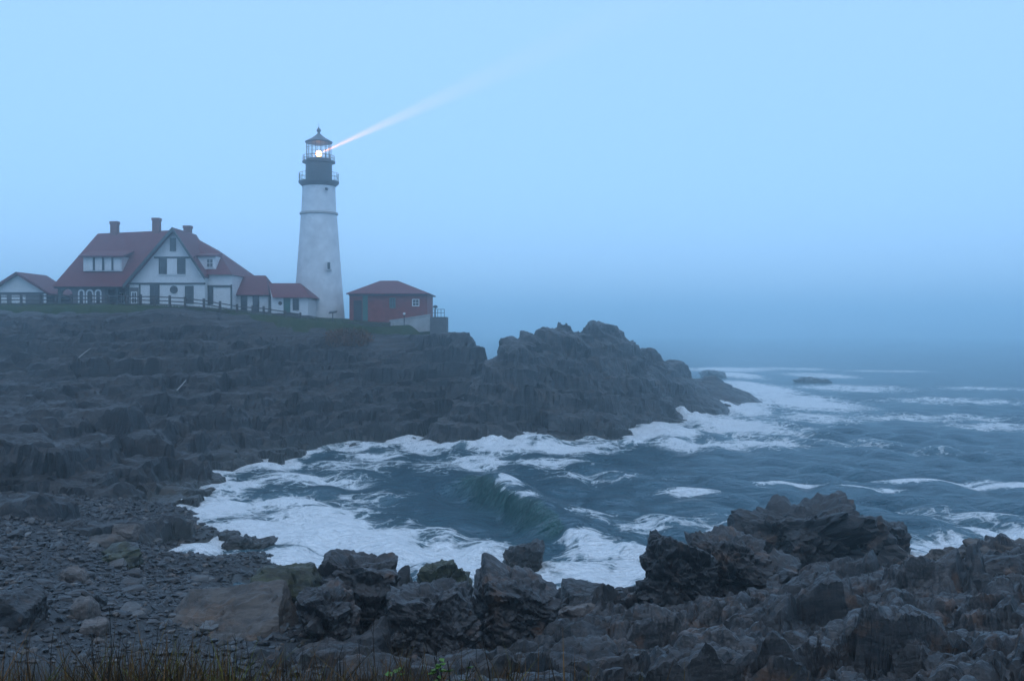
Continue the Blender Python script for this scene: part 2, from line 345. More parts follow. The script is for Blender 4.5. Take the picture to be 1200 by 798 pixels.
def sea_material():
    m, nt, bs = new_mat('sea_water')
    geo = N(nt, 'ShaderNodeNewGeometry'); pos = geo.outputs['Position']
    at = N(nt, 'ShaderNodeAttribute', attribute_name='foam'); mask = at.outputs['Fac']
    flat = N(nt, 'ShaderNodeVectorMath', operation='MULTIPLY'); nt.links.new(pos, flat.inputs[0]); flat.inputs[1].default_value = (1, 1, 0)
    warp = N(nt, 'ShaderNodeTexNoise'); warp.inputs['Scale'].default_value = 0.5; warp.inputs['Detail'].default_value = 5; nt.links.new(flat.outputs[0], warp.inputs['Vector'])
    wv = N(nt, 'ShaderNodeVectorMath', operation='MULTIPLY_ADD'); nt.links.new(warp.outputs[1], wv.inputs[0]); wv.inputs[1].default_value = (2.6, 2.6, 0); nt.links.new(flat.outputs[0], wv.inputs[2])
    def web(scale, w):
        v = N(nt, 'ShaderNodeTexVoronoi', feature='DISTANCE_TO_EDGE'); v.inputs['Scale'].default_value = scale; nt.links.new(wv.outputs[0], v.inputs['Vector'])
        return ramp(nt, v.outputs['Distance'], w, 0.0)
    lace = math_n(nt, 'ADD', math_n(nt, 'MULTIPLY', web(0.55, 0.22), 0.35), math_n(nt, 'MULTIPLY', web(1.7, 0.25), 0.3))
    n1 = noise_n(nt, wv.outputs[0], 0.45, 9, 0.72)
    st = N(nt, 'ShaderNodeMapping'); nt.links.new(wv.outputs[0], st.inputs[0]); st.inputs['Rotation'].default_value = (0, 0, 0.35); st.inputs['Scale'].default_value = (0.55, 2.4, 1)
    streak = noise_n(nt, st.outputs[0], 1.1, 8, 0.7)
    f = math_n(nt, 'MULTIPLY_ADD', mask, 1.35, -0.78)
    f = math_n(nt, 'ADD', f, lace)
    f = math_n(nt, 'ADD', f, math_n(nt, 'ADD', math_n(nt, 'MULTIPLY', math_n(nt, 'SUBTRACT', n1, 0.5), 1.5), math_n(nt, 'MULTIPLY', math_n(nt, 'SUBTRACT', streak, 0.5), 1.5)))
    f = math_n(nt, 'MULTIPLY', ramp(nt, f, 0.0, 0.6), ramp(nt, mask, 0.02, 0.16))
    fine = noise_n(nt, pos, 3.0, 8, 0.65)
    fcol = mixrgb(nt, ramp(nt, fine, 0.3, 0.7), (0.80, 0.83, 0.84), (0.92, 0.93, 0.93))
    wcol = mixrgb(nt, ramp(nt, n1, 0.35, 0.65), (0.018, 0.070, 0.098), (0.034, 0.110, 0.145))
    thin = N(nt, 'ShaderNodeAttribute', attribute_name='thin')       # green water in the steep face of the breaker
    wcol = mixrgb(nt, math_n(nt, 'MULTIPLY', thin.outputs['Fac'], 0.85), wcol, (0.016, 0.085, 0.072))
    # milky water where bubbles hang below the surface
    wcol = mixrgb(nt, math_n(nt, 'MULTIPLY', ramp(nt, mask, 0.1, 0.9), 0.45), wcol, (0.22, 0.33, 0.34))
    nt.links.new(mixrgb(nt, f, wcol, fcol), bs.inputs['Base Color'])
    nt.links.new(math_n(nt, 'MULTIPLY_ADD', f, 0.6, 0.16), bs.inputs['Roughness'])
    bs.inputs['IOR'].default_value = 1.33
    mr = N(nt, 'ShaderNodeMapping'); nt.links.new(pos, mr.inputs[0]); mr.inputs['Rotation'].default_value = (0, 0, -0.5); mr.inputs['Scale'].default_value = (0.7, 1.3, 0.3)
    def ridge(sc, det):
        r = noise_n(nt, mr.outputs[0], sc, det, 0.6)
        return math_n(nt, 'SUBTRACT', 1.0, math_n(nt, 'ABSOLUTE', math_n(nt, 'MULTIPLY_ADD', r, 2.0, -1.0)))
    rip = math_n(nt, 'ADD', ridge(0.55, 3), math_n(nt, 'ADD', math_n(nt, 'MULTIPLY', ridge(1.6, 3), 0.45), math_n(nt, 'MULTIPLY', ridge(4.5, 3), 0.16)))
    b1 = bump_n(nt, rip, 1.0, 1.2)
    nt.links.new(bump_n(nt, math_n(nt, 'ADD', f, math_n(nt, 'MULTIPLY', fine, 0.5)), 0.5, 0.10, b1), bs.inputs['Normal'])
    return m
M['sea'] = sea_material()

# ------------------------------------------------------------------ terrain fields
def field_grid(x0, x1, y0, y1, sp):
    xs = np.arange(x0, x1, sp); ys = np.arange(y0, y1, sp); X, Y = np.meshgrid(xs, ys); return X, Y, len(xs), len(ys)
def rock_field(name, rbf, bounds, sp, mat, seed, amps, bed=(0.5, 0.25), zmin=-0.9, calm=None, kind='structure', terr=None, saw=()):
    """rock relief: a smooth ground form stepped along its beds and broken into blocks at several sizes"""
    X, Y, nx, ny = field_grid(*bounds, sp)
    Z = rbf(X, Y)
    P = np.stack([X.ravel(), Y.ravel(), Z.ravel()], 1)
    keep = P[:, 2] > zmin - 2.5
    Q = P[keep]; k = np.ones(len(Q)) if calm is None else calm(Q)
    zz = Q[:, 2] + k * fbm(Q, 12.0, 4, seed + 5) * amps[0]
    for ang, space, amp, steep in saw:                       # up-tilted bed edges running across the slope
        v = (Q[:, 0] * math.cos(ang) + Q[:, 1] * math.sin(ang)) / space + fbm(Q, space * 2.6, 4, seed + 21) * 1.5
        cell = np.floor(v); f = v - cell
        rnd = u01(hsh(cell.astype(np.int64), np.zeros(len(v), np.int64), np.zeros(len(v), np.int64), seed + 2)) * 0.8 + 0.4
        zz = zz + k * amp * rnd * np.where(f < steep, f / steep, (1 - f) / (1 - steep)) * (0.6 + 1.2 * fbm(Q, space * 2, 2, seed + 33)) - k * amp * .4
    w = np.stack([fbm(Q, 9.0, 2, seed + 50), fbm(Q + 31.7, 9.0, 2, seed + 60), fbm(Q - 11.1, 9.0, 2, seed + 70)], 1)
    sc, amp, groove = amps[1][0]
    h, e = slabs(dip(np.stack([Q[:, 0], Q[:, 1], zz], 1) + w * 1.2, *bed), sc, seed, 0.45, 0.10)
    zz = zz + k * (amp * h - groove * np.exp(-e / 0.06))
    for step, kk, gx_, gy_, wv in (terr or ()):              # benches and risers along the beds
        u = (zz + Q[:, 0] * gx_ + Q[:, 1] * gy_ + fbm(Q, wv, 3, seed + 40) * step * 1.2) / step
        f = u - np.floor(u); sh = np.where(f < .74, .16 * f, .1184 + (f - .74) / .26 * .8816)
        zz = zz + k * kk * step * (sh - f)
    Z2 = Z.ravel().copy(); Z2[keep] = zz; P[:, 2] = Z2
    gy, gx = np.gradient(Z, sp)                               # blocks stand off the smooth form, not off each step
    n = np.stack([-gx.ravel(), -gy.ravel(), np.ones(X.size)], 1); n /= np.linalg.norm(n, axis=1)[:, None]
    Q = P[keep]
    D = dip(Q + w * 0.6, *bed)
    disp = np.zeros(len(Q))
    for i, (sc, amp, groove) in enumerate(amps[1][1:]):
        h, e = slabs(D, sc, seed + 11 * i + 11, 0.6, 0.09)
        disp += amp * h - groove * np.exp(-e / 0.06)
    disp += fbm(Q, 0.8, 4, seed + 90) * amps[2]
    disp *= k
    Pn = P.copy(); Pn[keep] = Q + n[keep] * disp[:, None]
    Fq = grid_faces(nx, ny)
    ok = (Pn[Fq, 2].max(1) > zmin) & keep[Fq].all(1)
    V, Fq, _ = compact(Pn, Fq[ok])
    o = obj(name, mesh_np(name, V, Fq), mat)
    if kind: tag(o, kind=kind)
    return o

# --- the headland under the buildings
hl = [PD(*p) for p in [
    (-160, 362, 112), (-60, 362, 112), (0, 363, 112), (100, 360, 112), (200, 364, 112), (300, 372, 115), (380, 382, 117), (440, 388, 119), (500, 386, 117), (528, 388, 116), (552, 396, 114), (578, 418, 112),
    (0, 380, 108), (100, 385, 107), (200, 385, 108), (300, 395, 111), (400, 405, 113), (480, 412, 113),
    (-60, 425, 92), (0, 420, 93), (100, 420, 96), (200, 405, 104), (200, 450, 92), (300, 425, 106), (400, 435, 108), (470, 440, 108), (540, 450, 109), (570, 470, 106),
    (-60, 470, 74), (0, 470, 76), (100, 478, 78), (200, 495, 78), (300, 470, 95), (300, 510, 84), (400, 480, 100), (480, 495, 101), (545, 500, 103),
    (0, 520, 60), (60, 530, 60), (130, 530, 64), (220, 540, 69), (255, 540, 72), (330, 530, 82), (420, 510, 94)]]
hl += [PZ(*p) for p in [(0, 594, 2.6), (60, 592, 1.8), (120, 590, 1.0), (190, 588, 0.5), (250, 590, -0.3), (275, 566, -0.5), (340, 549, -0.5), (400, 532, -0.5), (450, 526, -0.5), (510, 523, -0.6), (545, 520, -0.8)]]
hl += [(-27, 58, -0.3), (-18, 62, -1.5), (-19, 72, -3), (-14, 82, -3), (-8, 92, -3.5), (1, 104, -3), (3, 118, -3), (2, 135, -3), (-30, 48, 1.2), (-38, 45, 2.2),
       (-6, 135, 6), (-12, 150, 8), (-30, 140, 12.2), (-60, 140, 13.2), (-80, 140, 13.5), (-75, 112, 13.4), (-80, 80, 8), (-70, 55, 5), (-20, 126, 11.9), (-45, 126, 13.0)]
HL = RBF(hl)
def hl_calm(q): return 1 - 0.75 * smooth(107, 112, q[:, 1] - 4 * smooth(-45, -20, q[:, 0])) * smooth(-9, -14, q[:, 0])
rock_field('headland', HL, (-76, 6, 44, 132), 0.165, M['rock'], 3,
           (1.1, [((10, 6, 2.6), 1.9, 0.35), ((3.6, 2.4, 0.9), 0.50, 0.16), ((1.3, 1.0, 0.45), 0.18, 0.06), ((0.5, 0.45, 0.2), 0.07, 0.02)], 0.08), (0.35, 0.12), -0.8, hl_calm,
           terr=((1.9, 0.95, -0.05, 0.03, 12.0), (0.6, 0.7, -0.07, 0.04, 5.0)))

# --- the rock island beyond the gap
il = [PZ(*p) for p in [(505, 532, -0.4), (560, 528, -0.4), (620, 521, -0.4), (680, 523, -0.4), (742, 524, -0.4), (760, 510, -0.4), (800, 494, -0.4), (826, 483, -0.4), (850, 468, -0.6)]]
il += [PD(*p) for p in [(588, 412, 102), (598, 394, 105), (612, 388, 108), (640, 386, 112), (660, 377, 113), (690, 375, 116), (715, 378, 119), (730, 392, 121), (765, 408, 128), (800, 424, 136), (838, 440, 151), (846, 455, 160),
                        (575, 440, 100), (540, 495, 95.5), (555, 472, 98), (610, 430, 101), (650, 420, 106), (650, 450, 103), (700, 430, 109), (700, 465, 104), (640, 490, 99), (720, 490, 101), (690, 498, 99.5), (755, 450, 115), (762, 478, 114), (800, 462, 127), (730, 440, 113), (590, 490, 97.5)]]
il += [(-12, 93, -2.5), (-8, 86, -3), (2, 90, -3), (12, 88, -3), (20, 98, -3), (30, 125, -3), (43, 160, -3), (45, 185, -3), (30, 190, -2.5), (15, 165, -2.5), (5, 145, -2.5), (-3, 125, -2.5), (-7, 108, -2), (8, 128, 4.0), (22, 152, 3.0), (0, 112, 6.5)]
IL = RBF(il)
tag(rock_field('rock_island', IL, (-12, 46, 86, 190), 0.16, M['island'], 41,
               (0.7, [((7, 6, 2.6), 1.1, 0.3), ((2.8, 2.4, 1.0), 0.50, 0.16), ((1.0, 0.9, 0.4), 0.24, 0.06), ((0.45, 0.4, 0.2), 0.07, 0.02)], 0.08), (2.2, 0.35), -0.8, lambda q: 1 - 0.65 * smooth(14, 30, q[:, 0]), None,
               terr=((2.0, 0.8, 0.12, -0.05, 10.0), (0.7, 0.65, 0.15, -0.06, 5.0))),
    'tall bare rock island ringed by white surf across a narrow gap from the headland', 'rock island')

# --- the ledges in front
fl = [PZ(*p) for p in [(330, 798, 2.6), (450, 798, 3.5), (600, 798, 3.9), (750, 798, 4.0), (900, 798, 4.1), (1050, 798, 4.3), (1200, 798, 4.6),
                        (350, 740, 1.7), (450, 745, 2.5), (600, 750, 2.9), (750, 745, 2.8), (900, 740, 3.1), (1050, 735, 3.3), (1200, 730, 3.5), (1350, 720, 3.8),
                        (400, 700, 1.6), (470, 700, 1.9), (560, 705, 2.0), (660, 728, 1.6), (740, 715, 1.6), (850, 700, 2.0), (950, 690, 2.3), (1050, 690, 2.4), (1200, 688, 2.8),
                        (400, 690, 0.6), (470, 692, 1.1), (540, 692, .9), (650, 712, .7), (730, 702, .6), (900, 668, .8), (1000, 662, 1.3), (1100, 657, 1.8), (1200, 648, 2.4), (1340, 640, 2.6),
                        (400, 665, -1.5), (540, 668, -1.5), (650, 688, -1.5), (740, 676, -1.5), (860, 652, -1.5), (1000, 645, -1.5), (1100, 640, -1.5), (1200, 622, -1.5), (1340, 610, -1.5)]]
fl += [(-9, 40, -2), (-4, 46, -2.5), (4, 48, -2.5), (14, 52, -2.5), (26, 54, -2.5), (-9, 20, 3.0), (0, 15, 4.3), (10, 15, 4.6), (20, 15, 5.2), (28, 25, 4.6), (28, 15, 5.5)]
FL = RBF(fl)
rock_field('ledges', FL, (-9.5, 25, 14.5, 47), 0.065, M['ledge'], 77,
           (0.35, [((6.0, 1.7, 1.4), 1.35, 0.3), ((2.6, 0.9, 0.8), 0.50, 0.2), ((1.0, 0.42, 0.36), 0.15, 0.08), ((0.34, 0.2, 0.15), 0.04, 0.02)], 0.015), (-0.6, 0.45), -0.7,
           terr=((0.75, 0.35, 0.32, -0.18, 9.0), (0.28, 0.3, 0.36, -0.2, 6.0)), saw=((-1.05, 3.0, 0.75, 0.72),))

# --- the shingle beach in the cove
bl = [PZ(*p) for p in [(0, 600, 2.4), (60, 598, 1.7), (130, 594, 1.0), (190, 592, 0.5), (235, 603, 0.0), (262, 625, 0.0), (288, 650, 0.0), (318, 672, 0.0), (100, 620, 1.4), (200, 650, 0.8), (0, 650, 2.4), (100, 690, 2.1), (200, 700, 1.7), (280, 700, 0.9), (330, 710, 1.2), (360, 740, 1.8),
                        (0, 700, 2.8), (0, 750, 3.1), (100, 750, 2.9), (200, 745, 2.5), (300, 750, 2.3), (330, 790, 2.7), (200, 798, 3.2), (0, 798, 3.6), (-150, 650, 2.8), (-150, 760, 3.6)]]
bl += [(-17, 60, -1.2), (-14, 50, -1.0), (-10, 42, -0.9), (-6, 38, -0.8), (-20, 70, -1.5), (-45, 50, 3.5), (-10, 16, 4.6), (-4, 14, 4.8), (-20, 14, 5.5)]
BL = RBF(bl)
X, Y, nx, ny = field_grid(-48, -3, 13, 72, 0.25)
Z = BL(X, Y); P = np.stack([X.ravel(), Y.ravel(), Z.ravel()], 1); P[:, 2] += fbm(P, 3.0, 5, 5) * 0.25
Fq = grid_faces(nx, ny); V, Fq, _ = compact(P, Fq[P[Fq, 2].max(1) > -0.8])
tag(obj('beach', mesh_np('beach', V, Fq, True), M['shingle']), kind='structure')

# --- the grassy bank the picture is taken from
kl = [(x, y, z) for x in (-14, -7, 0, 7, 14) for y, z in ((-10, 9.5), (0, 9.35), (3, 9.3), (5.2, 8.98), (8, 7.55), (12, 5.6), (16, 3.6), (20, 1.8))]
KL = RBF(kl)
X, Y, nx, ny = field_grid(-14, 14, -8, 18, 0.16)
P = np.stack([X.ravel(), Y.ravel(), KL(X, Y).ravel()], 1); P[:, 2] += fbm(P, 1.2, 5, 15) * 0.18 - 0.1
tag(obj('bank', mesh_np('bank', P, grid_faces(nx, ny), True), M['turf']), kind='structure')

# --- lawn on top of the headland
X, Y, nx, ny = field_grid(-76, -9, 108, 136, 0.4)
ll = [PD(*p) for p in [(-160, 360, 112), (0, 360, 112), (60, 358, 112), (150, 358, 112), (220, 362, 112), (300, 369, 115), (380, 377, 117), (440, 383, 119), (495, 381, 119)]]
ll += [(XA(px, 123), 123, ZA(py, 123)) for px, py in [(-160, 354), (0, 356), (70, 357), (150, 359), (260, 362), (300, 367), (360, 372), (420, 376), (480, 377)]]
ll += [(x, 140, z) for x, z in ((-80, 14.3), (-50, 14), (-30, 13), (-12, 12))]
LL = RBF(ll)
P = np.stack([X.ravel(), Y.ravel(), LL(X, Y).ravel()], 1)
edge = 112.4 + fbm(P * (1, 0, 0), 5, 4, 8) * 3.2 + smooth(-45, -20, P[:, 0]) * 4.0
t_ = smooth(1.0, -1.8, P[:, 1] - edge); P[:, 2] = P[:, 2] * (1 - t_) + (np.minimum(HL(P[:, 0], P[:, 1]), P[:, 2]) - 2.5) * t_; P[:, 2] -= smooth(-12.5, -10, P[:, 0]) * 1.6
P[:, 2] += fbm(P, 2.0, 3, 9) * 0.1
lawn_P = P
Fq = grid_faces(nx, ny); V, Fq, _ = compact(P, Fq[t_[Fq].min(1) < 0.9])
tag(obj('lawn', mesh_np('lawn', V, Fq, True), M['turf']), kind='structure')

# ------------------------------------------------------------------ sea
def build_sea():
    nr, na = 780, 500; oy = -40.0
    r = 62.0 * (1650 / 62.0) ** (np.linspace(0, 1, nr) ** 1.6)
    a = np.linspace(-0.95, 0.95, na); a = 0.62 * a + 0.38 * a ** 3
    R, A = np.meshgrid(r, a, indexing='ij')
    x = (R * np.sin(A)).ravel(); y = (R * np.cos(A) + oy).ravel()
    step = np.gradient(r)[:, None] * np.ones((1, na)); step = np.maximum(step, R * (a[1] - a[0]) * 1.2).ravel()
    rng = np.random.default_rng(4); z = np.zeros_like(x); dxs = np.zeros_like(x); dys = np.zeros_like(x)
    main = math.radians(215)                      # swell runs towards the cove
    for i in range(72):
        lam = 0.8 * (7.5 / 0.8) ** (rng.random()); th = main + rng.normal(0, 0.75)
        k = 2 * math.pi / lam; amp = 0.031 * lam ** 0.15 * rng.uniform(0.5, 1.2)
        c, s = math.cos(th), math.sin(th); ph = rng.uniform(0, 6.28)
        fade = smooth(2.2, 4.5, lam / step)
        q = k * (x * c + y * s) + ph
        z += amp * fade * np.sin(q); dxs += amp * fade * 0.8 * c * np.cos(q); dys += amp * fade * 0.8 * s * np.cos(q)
    P0 = np.stack([x, y, np.zeros_like(x)], 1)
    # patches of rough and smooth water, as gusts leave them
    z *= 0.75 + 0.9 * (fbm(P0, 18, 3, 31) + 0.35)
    foam = np.zeros_like(x)
    def blob(px, py, rx, ry, amt, bump=0.0, rot=0.0):
        nonlocal foam, z
        d = H * F / (py - YH); X0 = (px - CX) / F * d; sx = rx * d / F; sy = ry * d * d / (H * F)
        u, v = x - X0, y - d
        g = np.exp(-((u / sx) ** 2 + (v / sy) ** 2))
        foam = np.maximum(foam, 1.18 * amt * np.minimum(1, g * 1.25))
        if bump: z += bump * g * (1 + 1.1 * fbm(P0, 1.6, 4, 77))
    for b in [(260, 600, 40, 14, 0.95, 0.12), (285, 570, 26, 10, 0.9, 0.25), (300, 625, 60, 18, 1.0), (360, 615, 70, 20, 1.0), (420, 635, 80, 22, 1.0), (500, 650, 80, 20, .95), (560, 665, 70, 20, .9), (620, 680, 60, 18, .9),
              (700, 675, 60, 18, .9), (400, 670, 60, 20, .95), (330, 590, 60, 10, .75), (480, 625, 60, 10, .7), (350, 655, 50, 14, 1.0), (560, 640, 60, 10, .6), (740, 668, 30, 14, .9),
              (710, 648, 45, 8, 1.0, 0.1), (600, 583, 18, 7, .8), (620, 600, 12, 4, .75),
              (350, 560, 60, 8, .62), (420, 545, 60, 8, .55), (500, 528, 40, 6, .6), (440, 535, 40, 5, .6), (390, 565, 50, 8, .55),
              (590, 527, 45, 7, .95, .5), (620, 519, 26, 6, 1.0, 0.9), (570, 526, 28, 5, 1.0, .6), (660, 528, 50, 6, .8, .2), (560, 542, 60, 8, .62), (640, 543, 60, 6, .6), (700, 524, 40, 5, .7), (520, 545, 40, 8, .55),
              (780, 507, 34, 8, 1.0, .6), (810, 493, 22, 6, 1.0, .8), (850, 478, 40, 10, 1.0, .4), (880, 455, 40, 9, .95, .5), (860, 440, 26, 4, .95, .4), (930, 470, 60, 12, .78), (870, 500, 60, 12, .85), (900, 520, 50, 6, .72), (820, 522, 60, 6, .7), (960, 490, 50, 8, .55),
              (850, 433, 60, 3, .7), (920, 432, 60, 2.5, .5), (1000, 455, 70, 5, .6), (960, 440, 40, 4, .6), (1120, 470, 100, 5, .5), (1080, 490, 110, 5, .5), (1170, 500, 70, 5, .55), (1150, 455, 70, 3, .5), (1040, 435, 60, 2, .45),
              (925, 567, 40, 2.4, .78), (1100, 565, 80, 2.6, .8), (1180, 571, 50, 2.5, .75), (815, 578, 40, 3, .7), (1020, 572, 40, 2, .55), (1150, 607, 60, 6, .55), (1080, 600, 40, 4, .5),
              (1060, 645, 40, 10, .95, .2), (1120, 640, 60, 10, .8, .1), (1180, 625, 50, 12, .7), (1190, 645, 60, 10, .85), (850, 632, 20, 8, .95, .2), (800, 610, 60, 8, .5), (760, 620, 40, 8, .55), (700, 610, 50, 8, .35), (900, 655, 20, 8, .9),
              (1000, 520, 80, 4, .3), (1100, 530, 80, 4, .32), (700, 560, 80, 5, .3), (420, 585, 60, 8, .4), (308, 663, 36, 14, 1.0), (335, 668, 30, 12, 1.0)]:
        blob(*b)
    # surf against the rocks
    near = (y < 200) & (np.abs(x) < 90)
    for fld, hgt in ((IL, 0.35), (HL, 0.15), (FL, 0.2)):
        t = fld(x[near], y[near]); g = smooth(-1.6, -0.3, t)
        foam[near] = np.maximum(foam[near], g * 0.75); z[near] += hgt * g * (0.5 + 1.6 * fbm(P0[near], 2.0, 3, 12))
    # the breaking wave
    A0 = np.array(PZ(552, 566, 0)[:2]); B0 = np.array(PZ(668, 634, 0)[:2]); C0 = np.array(PZ(765, 652, 0)[:2])
    best = np.full(x.shape, 1e9); sgn = np.zeros_like(x); par = np.zeros_like(x); nx_ = np.zeros_like(x); ny_ = np.zeros_like(x); acc = 0
    L1 = np.linalg.norm(B0 - A0); L2 = np.linalg.norm(C0 - B0)
    for a_, b_, s0, L in ((A0, B0, 0, L1), (B0, C0, L1, L2)):
        t = (b_ - a_) / L; nn = np.array([t[1], -t[0]])          # right of travel, towards the open sea or shore
        u = (x - a_[0]) * t[0] + (y - a_[1]) * t[1]; uc = np.clip(u, 0, L)
        dx_, dy_ = x - a_[0] - uc * t[0], y - a_[1] - uc * t[1]; d = np.hypot(dx_, dy_)
        m = d < best; best = np.where(m, d, best); sgn = np.where(m, np.sign(dx_ * nn[0] + dy_ * nn[1]), sgn); par = np.where(m, s0 + u, par)
    front = sgn > 0                                             # side turned to the beach
    wob = fbm(P0, 4, 3, 44)
    n_ = best * (1 + 0.25 * wob)
    amp = 1.15 * smooth(-3, 6, par) * smooth(L1 + 2.0, L1 - 2.5, par) + 0.3 * smooth(L1 - 2, L1 + 1, par) * smooth(L1 + L2 + 2, L1 + L2 - 2, par)
    prof = np.where(front, np.exp(-(n_ / 0.95) ** 2), np.exp(-(n_ / 2.6) ** 2))
    z += amp * prof - 0.35 * amp * np.where(front, np.exp(-((n_ - 2.6) / 1.8) ** 2), 0)
    crest = np.exp(-(n_ / 0.5) ** 2)
    dxs += -amp * 0.0 * crest
    white = smooth(0.25, 0.8, par / L1) * np.where(front, np.exp(-(n_ / 0.55) ** 2), np.exp(-(n_ / 0.9) ** 2)) * smooth(L1 * 0.95, L1 * 0.35, par)
    broke = smooth(L1 - 0.6, L1 + 0.8, par) * smooth(L1 + L2 + 2, L1 + L2, par) * np.exp(-(n_ / 1.1) ** 2)
    foam = np.maximum(foam, np.maximum(white * 0.75, broke * 1.15)); z += broke * 0.35 * fbm(P0, 0.8, 4, 99)
    face = np.where(front, np.exp(-(n_ / 1.3) ** 2), 0) * (amp > 0.5) * smooth(L1 + .2, L1 - 1.2, par)
    foam *= 1 - 0.85 * face * smooth(0.25, 0.6, n_)
    foam *= 1 + 0.5 * fbm(P0, 5, 3, 21)
    V = np.stack([x - dxs, y - dys, z], 1)
    Fq = grid_faces(na, nr)[:, ::-1]
    me = mesh_np('sea', V, Fq, True, {'foam': np.clip(foam, 0, 1.2), 'thin': np.clip(face * 1.4, 0, 1)})
    tag(obj('sea', me, M['sea']), kind='structure')
build_sea()

# ------------------------------------------------------------------ single rocks
_ico = {}
def ico(n):
    if n not in _ico:
        bm = bmesh.new(); bmesh.ops.create_icosphere(bm, subdivisions=n, radius=1.0)
        bm.verts.index_update()
        _ico[n] = (np.array([v.co[:] for v in bm.verts]), np.array([[v.index for v in f.verts] for f in bm.faces])); bm.free()
    return _ico[n]
def boulder_mesh(name, size, seed, sub=5, blocky=0.5, planes=16, rough=1.0, euler=(0, 0, 0)):
    """a block split along flat joints: size is half width, half depth, half height"""
    U, Fq = ico(sub); rng = np.random.default_rng(seed)
    nr = rng.normal(size=(planes, 3)); nr /= np.linalg.norm(nr, axis=1)[:, None]; d = rng.uniform(0.72, 1.0, planes)
    ax = np.array([[1, 0, 0], [-1, 0, 0], [0, 1, 0], [0, -1, 0], [0, 0, 1], [0, 0, -1]], float) + rng.normal(0, 0.16, (6, 3))
    ax /= np.linalg.norm(ax, axis=1)[:, None]
    nr = np.vstack([nr, ax]); d = np.concatenate([d + blocky * 0.25, rng.uniform(0.72, 0.9, 6)])
    dots = U @ nr.T; r = np.where(dots > 1e-3, d / np.maximum(dots, 1e-3), 1e9).min(1)
    B = U * r[:, None]; lo, hi = B.min(0), B.max(0); B = (B - (lo + hi) / 2) / (hi - lo) * 2
    size = np.array(size, float); Q = B * size + seed * 3.7
    s = float(np.cbrt(size.prod())); w = np.stack([fbm(Q + i * 9.1, s, 3, seed + i) for i in range(3)], 1)
    D = dip(Q + w * s * 0.5, 0.6 + seed, 0.45); nrm = B / np.linalg.norm(B, axis=1)[:, None]
    disp = np.zeros(len(Q))
    for i, (f, a, g) in enumerate(((0.75, 0.20, 0.05), (0.33, 0.11, 0.04), (0.13, 0.045, 0.014))):
        if f * s < 0.06: continue
        h, e = slabs(D, (f * s * 1.3, f * s, f * s * 0.6), seed + 7 * i); disp += s * rough * (a * h - g * np.exp(-e / 0.08))
    disp += fbm(Q, s * 0.4, 4, seed + 3) * s * 0.10 * rough
    V = B * size + nrm * disp[:, None]
    R = np.array(Matrix.Rotation(euler[2], 3, 'Z') @ Matrix.Rotation(euler[1], 3, 'Y') @ Matrix.Rotation(euler[0], 3, 'X'))
    return mesh_np(name, V @ R.T, Fq)
def rock_at(name, px0, px1, ytop, d, zb, depth, mat, seed, label, cat='rock', sub=5, **kw):
    """a rock spanning these photo columns, its top at that row, standing at distance d on ground of height zb"""
    w = (px1 - px0) / F * d / 2; zt = ZA(ytop, d); hz = max((zt - zb) / 2 + 0.25, 0.12)
    me = boulder_mesh(name, (w, depth, hz), seed, sub, **kw)
    o = obj(name, me, M[mat]); o.location = ((XA(px0, d) + XA(px1, d)) / 2, d, zt - hz)
    return tag(o, label, cat)
R_ = rock_at
R_('sea_stack', 862, 1010, 583, 45.5, -0.3, 2.2, 'dark_rock', 5, 'dark brown craggy sea stack with rust streaks standing in the surf behind the ledges', 'rock', 6, rough=1.25)
R_('sea_stack', 950, 1040, 600, 46.0, -0.3, 1.6, 'dark_rock', 6, 'low sloping shoulder of dark rock leaning on the right of the craggy sea stack', 'rock', 5, rough=1.2)
R_('boulder', 1016, 1066, 613, 47.0, -0.3, 0.9, 'dark_rock', 7, 'round dark boulder awash beside the low shoulder of the sea stack', 'rock', 5)
R_('jagged_rock', 748, 835, 626, 33.5, 0.9, 1.1, 'ledge', 8, 'upright jagged grey rock with a vertical face at the water behind the dark boulder', 'rock', 6, blocky=0.9, euler=(0, 0.08, 0))
R_('jagged_rock', 795, 895, 624, 35.0, 0.9, 1.3, 'ledge', 9, 'grey jagged rock with a toothed crest sloping toward the sea stack', 'rock', 6, rough=1.3, euler=(0, 0.22, 0))
R_('jagged_rock', 850, 960, 655, 37.5, 0.2, 1.6, 'dark_rock', 19, 'low black rock filling the gap between toothed rock and sea stack', 'rock', 5, rough=1.2)
R_('boulder', 655, 722, 684, 35.0, 1.15, 0.8, 'dark_rock', 10, 'rounded dark boulder resting on a paler slab at the water edge', 'rock', 5, blocky=1.0, rough=0.5)
R_('slab', 652, 710, 706, 33.3, 0.9, 0.8, 'pale_rock', 11, 'pale flat slab under the rounded dark boulder', 'rock', 5, rough=0.6)
R_('block', 543, 655, 668, 31.0, 0.9, 1.2, 'ledge', 12, 'tall leaning block with a diagonal crack and flat sloping top', 'rock', 6, blocky=0.9, rough=0.8, euler=(0, 0.34, 0))
R_('block', 455, 560, 690, 29.0, 1.2, 1.5, 'ledge', 13, 'broad grey block with flat top beside the leaning block', 'rock', 6, blocky=0.8, rough=0.9)
R_('block', 372, 464, 648, 31.5, 0.6, 1.3, 'ledge', 14, 'square topped brown block standing above the beach with white wash behind it', 'rock', 6, blocky=1.0, rough=0.9)
R_('block', 345, 420, 685, 28.5, 1.2, 1.2, 'ledge', 15, 'crumbling dark block below the square topped block facing the beach', 'rock', 6, rough=1.3)
R_('slab', 305, 400, 655, 33.0, 0.4, 1.2, 'weed_rock', 16, 'low weed covered slab sloping from the square topped block to the foam', 'rock', 5, rough=0.8, euler=(0, -0.25, 0))
R_('weedy_rock', 482, 546, 661, 38.5, -0.2, 0.9, 'weed_rock', 17, 'low weed covered rock ringed by foam behind the ledges', 'rock', 5, rough=1.4)
